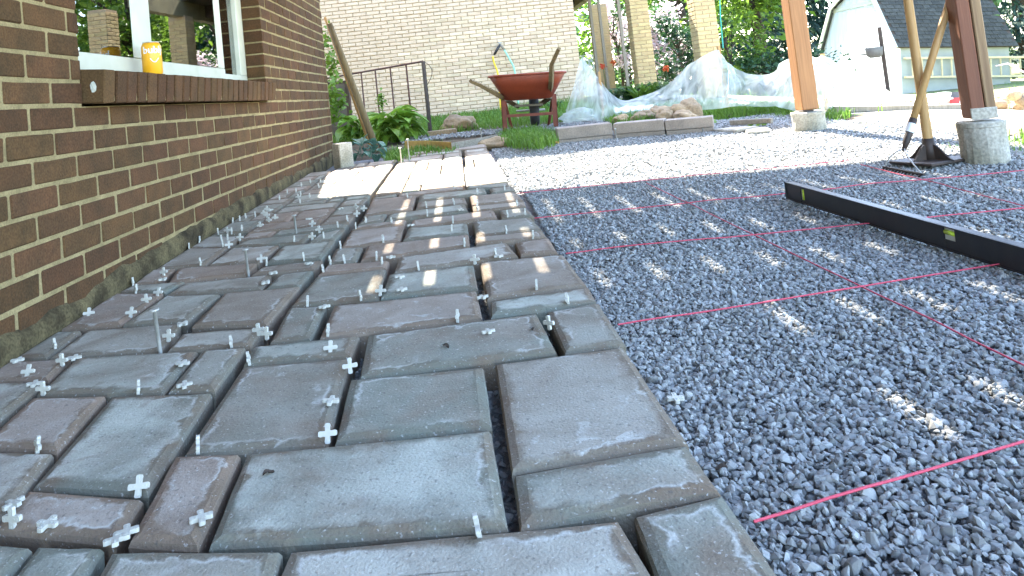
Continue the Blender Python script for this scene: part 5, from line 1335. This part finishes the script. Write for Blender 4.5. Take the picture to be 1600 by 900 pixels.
p = AX(516, 100, 0.0)
for px, py, y, n, lab in ((512, 70, 6.2, 60, 'small leafy vine tip showing beside the dark corner high up'), (516, 108, 5.6, 110, 'leafy vine beside the dark corner at railing height'), (524, 160, 5.2, 220, 'light green vine growing at the house corner')):
    p = A(px, py, y); P = rng.normal(size=(n, 3)) * np.array([0.05, 0.05, 0.10]); V, F = cards(P, 0.06, 0.3, 0.75); o = put('corner_vine', np_mesh('corner_vine', V, F, M_leafl), None, tuple(p)); tag(o, lab, 'vine')
# ---- grass
def grass(name, regions, m, lab, step_h=0.08):
    V = []; 
    for (fn, n, h) in regions:
        for _ in range(n):
            x, y, z = fn(); a = random.uniform(0, 6.283); l = h * random.uniform(0.5, 1.35); ln = random.uniform(0.1, 0.75); w_ = 0.0032 + 0.02 * l * 0.25
            dx, dy = math.cos(a), math.sin(a); sx, sy = -dy * w_, dx * w_
            m1 = (x + dx * l * ln * 0.35, y + dy * l * ln * 0.35, z + l * 0.62); tp_ = (x + dx * l * ln, y + dy * l * ln, z + l * (1 - 0.3 * ln))
            V += [(x - sx, y - sy, z), (x + sx, y + sy, z), (m1[0] + sx * .8, m1[1] + sy * .8, m1[2]), (m1[0] - sx * .8, m1[1] - sy * .8, m1[2]), (m1[0] - sx * .8, m1[1] - sy * .8, m1[2]), (m1[0] + sx * .8, m1[1] + sy * .8, m1[2]), (tp_[0] + sx * .1, tp_[1] + sy * .1, tp_[2]), (tp_[0] - sx * .1, tp_[1] - sy * .1, tp_[2])]
    F = np.arange(len(V)).reshape(-1, 4); o = put(name, np_mesh(name, V, F, m)); o['kind'] = 'stuff'; o['label'] = lab
def blob(px0, px1, py0, py1, dz=0.0):
    def fn():
        while True:
            u, v = random.gauss(0, 0.5), random.gauss(0, 0.45)
            if u * u + v * v < 1.3: break
        p = G((px0 + px1) / 2 + u * (px1 - px0) / 2, (py0 + py1) / 2 + v * (py1 - py0) / 2, dz); return p.x, p.y, zp(p.x, p.y) - 0.025
    return fn
def rect(x0, x1, y0, y1, f=None):
    def fn():
        while True:
            x, y = random.uniform(x0, x1), random.uniform(y0, y1)
            if f is None or f(x, y): break
        return x, y, zg(x, y)
    return fn
grass('grass', [(blob(782, 868, 203, 228), 2600, 0.085), (rect(-0.6, 2.4, 5.2, 8.15), 9000, 0.10), (blob(632, 712, 222, 242), 700, 0.06), (blob(598, 650, 232, 252), 500, 0.06), (rect(2.3, 3.9, 3.75, 4.5, lambda x, y: x > 3.0 or y > 3.95), 3600, 0.07), (blob(935, 985, 180, 192), 500, 0.07), (blob(985, 1020, 178, 192), 300, 0.08),
    (rect(2.4, 3.6, 4.4, 5.6), 1500, 0.09), (rect(3.0, 3.75, 3.0, 4.2, lambda x, y: y > 3.3 or x > 3.45), 2500, 0.065), (rect(3.2, 3.55, 2.3, 3.1), 700, 0.07), (rect(3.25, 3.8, 0.75, 1.5), 1500, 0.085), (rect(1.6, 2.6, 6.0, 8.1), 1500, 0.14)], M_grass, 'grass and small weeds around the patio')
grass('lawn_grass', [(rect(3.8, 12, 0.5, 12, lambda x, y: y > 3.0 + mnoise.noise(Vector((x, y, 0))) or x > 7), 1500, 0.07)], M_grass, 'rough lawn in the sun before the shed')
# ---- far woods closing the view
n = 15000; P = []
for i in range(n):
    x = random.uniform(-30, 75); y = 32 + random.uniform(-4, 4) - 0.12 * max(0, x - 10); hmax = 8 + 3.0 * mnoise.noise(Vector((x * 0.15, 0, 0))) + 1.5 * mnoise.noise(Vector((x * 0.6, 0, 4)))
    P.append((x, y, -1.2 + hmax * random.uniform(0, 1) ** 0.8))
V, F = cards(np.array(P), 0.62, 0.3, 0.7); o = put('woods', np_mesh('woods', V, F, M_leafd)); o['kind'] = 'stuff'; o['label'] = 'far dark green woods closing the garden'
p0 = A(1122, -20, 6.0); o = MB().tube([A(1122, -60, 6.0), A(1126, 30, 6.0), A(1130, 75, 6.0)], 0.006, 6).build('teal_cord', M_teal); tag(o, 'thin teal cord hanging right of the nearest brick column', 'cord')
# bare branch by the right edge
pb_ = A(1612, 118, 2.6)
o = MB().tube([pb_, A(1590, 108, 2.6), A(1575, 99, 2.6), A(1556, 103, 2.6)], [0.006, 0.005, 0.004, 0.002], 6).build('bare_branch', M_palepink); tag(o, 'bare pale branch reaching in at the right edge', 'branch')

# scraps of dead leaf on the stones
for px, py, lab in ((697, 543, 'dark curled leaf scrap on the wide paver left of the lone flat spacer'), (832, 516, 'brown leaf scrap on the wide paver right of the lone flat spacer'), (1122, 690, 'small brown leaf scrap on the gravel beside the corner pavers'), (420, 742, 'small dark leaf scrap on the large near paver')):
    p = G(px, py); z = p.z + 0.002 if px < 1000 else grav_z(p.x, p.y) + 0.008
    V = []; F = []
    for i in range(6):
        t = i / 5
        for v in (-1, 0, 1): V.append(((t - 0.5) * 0.016, v * 0.0055 * math.sin(math.pi * (0.08 + 0.84 * t)), abs(v) * 0.003 + 0.002 * math.sin(t * 5)))
    for i in range(5):
        for v in range(2): q = i * 3 + v; F.append((q, q + 1, q + 4, q + 3))
    o = put('dead_leaf', np_mesh('dead_leaf', V, F, M_bark), None, (p.x, p.y, z), (0, 0, random.uniform(0, 6))); tag(o, lab, 'dead leaf')
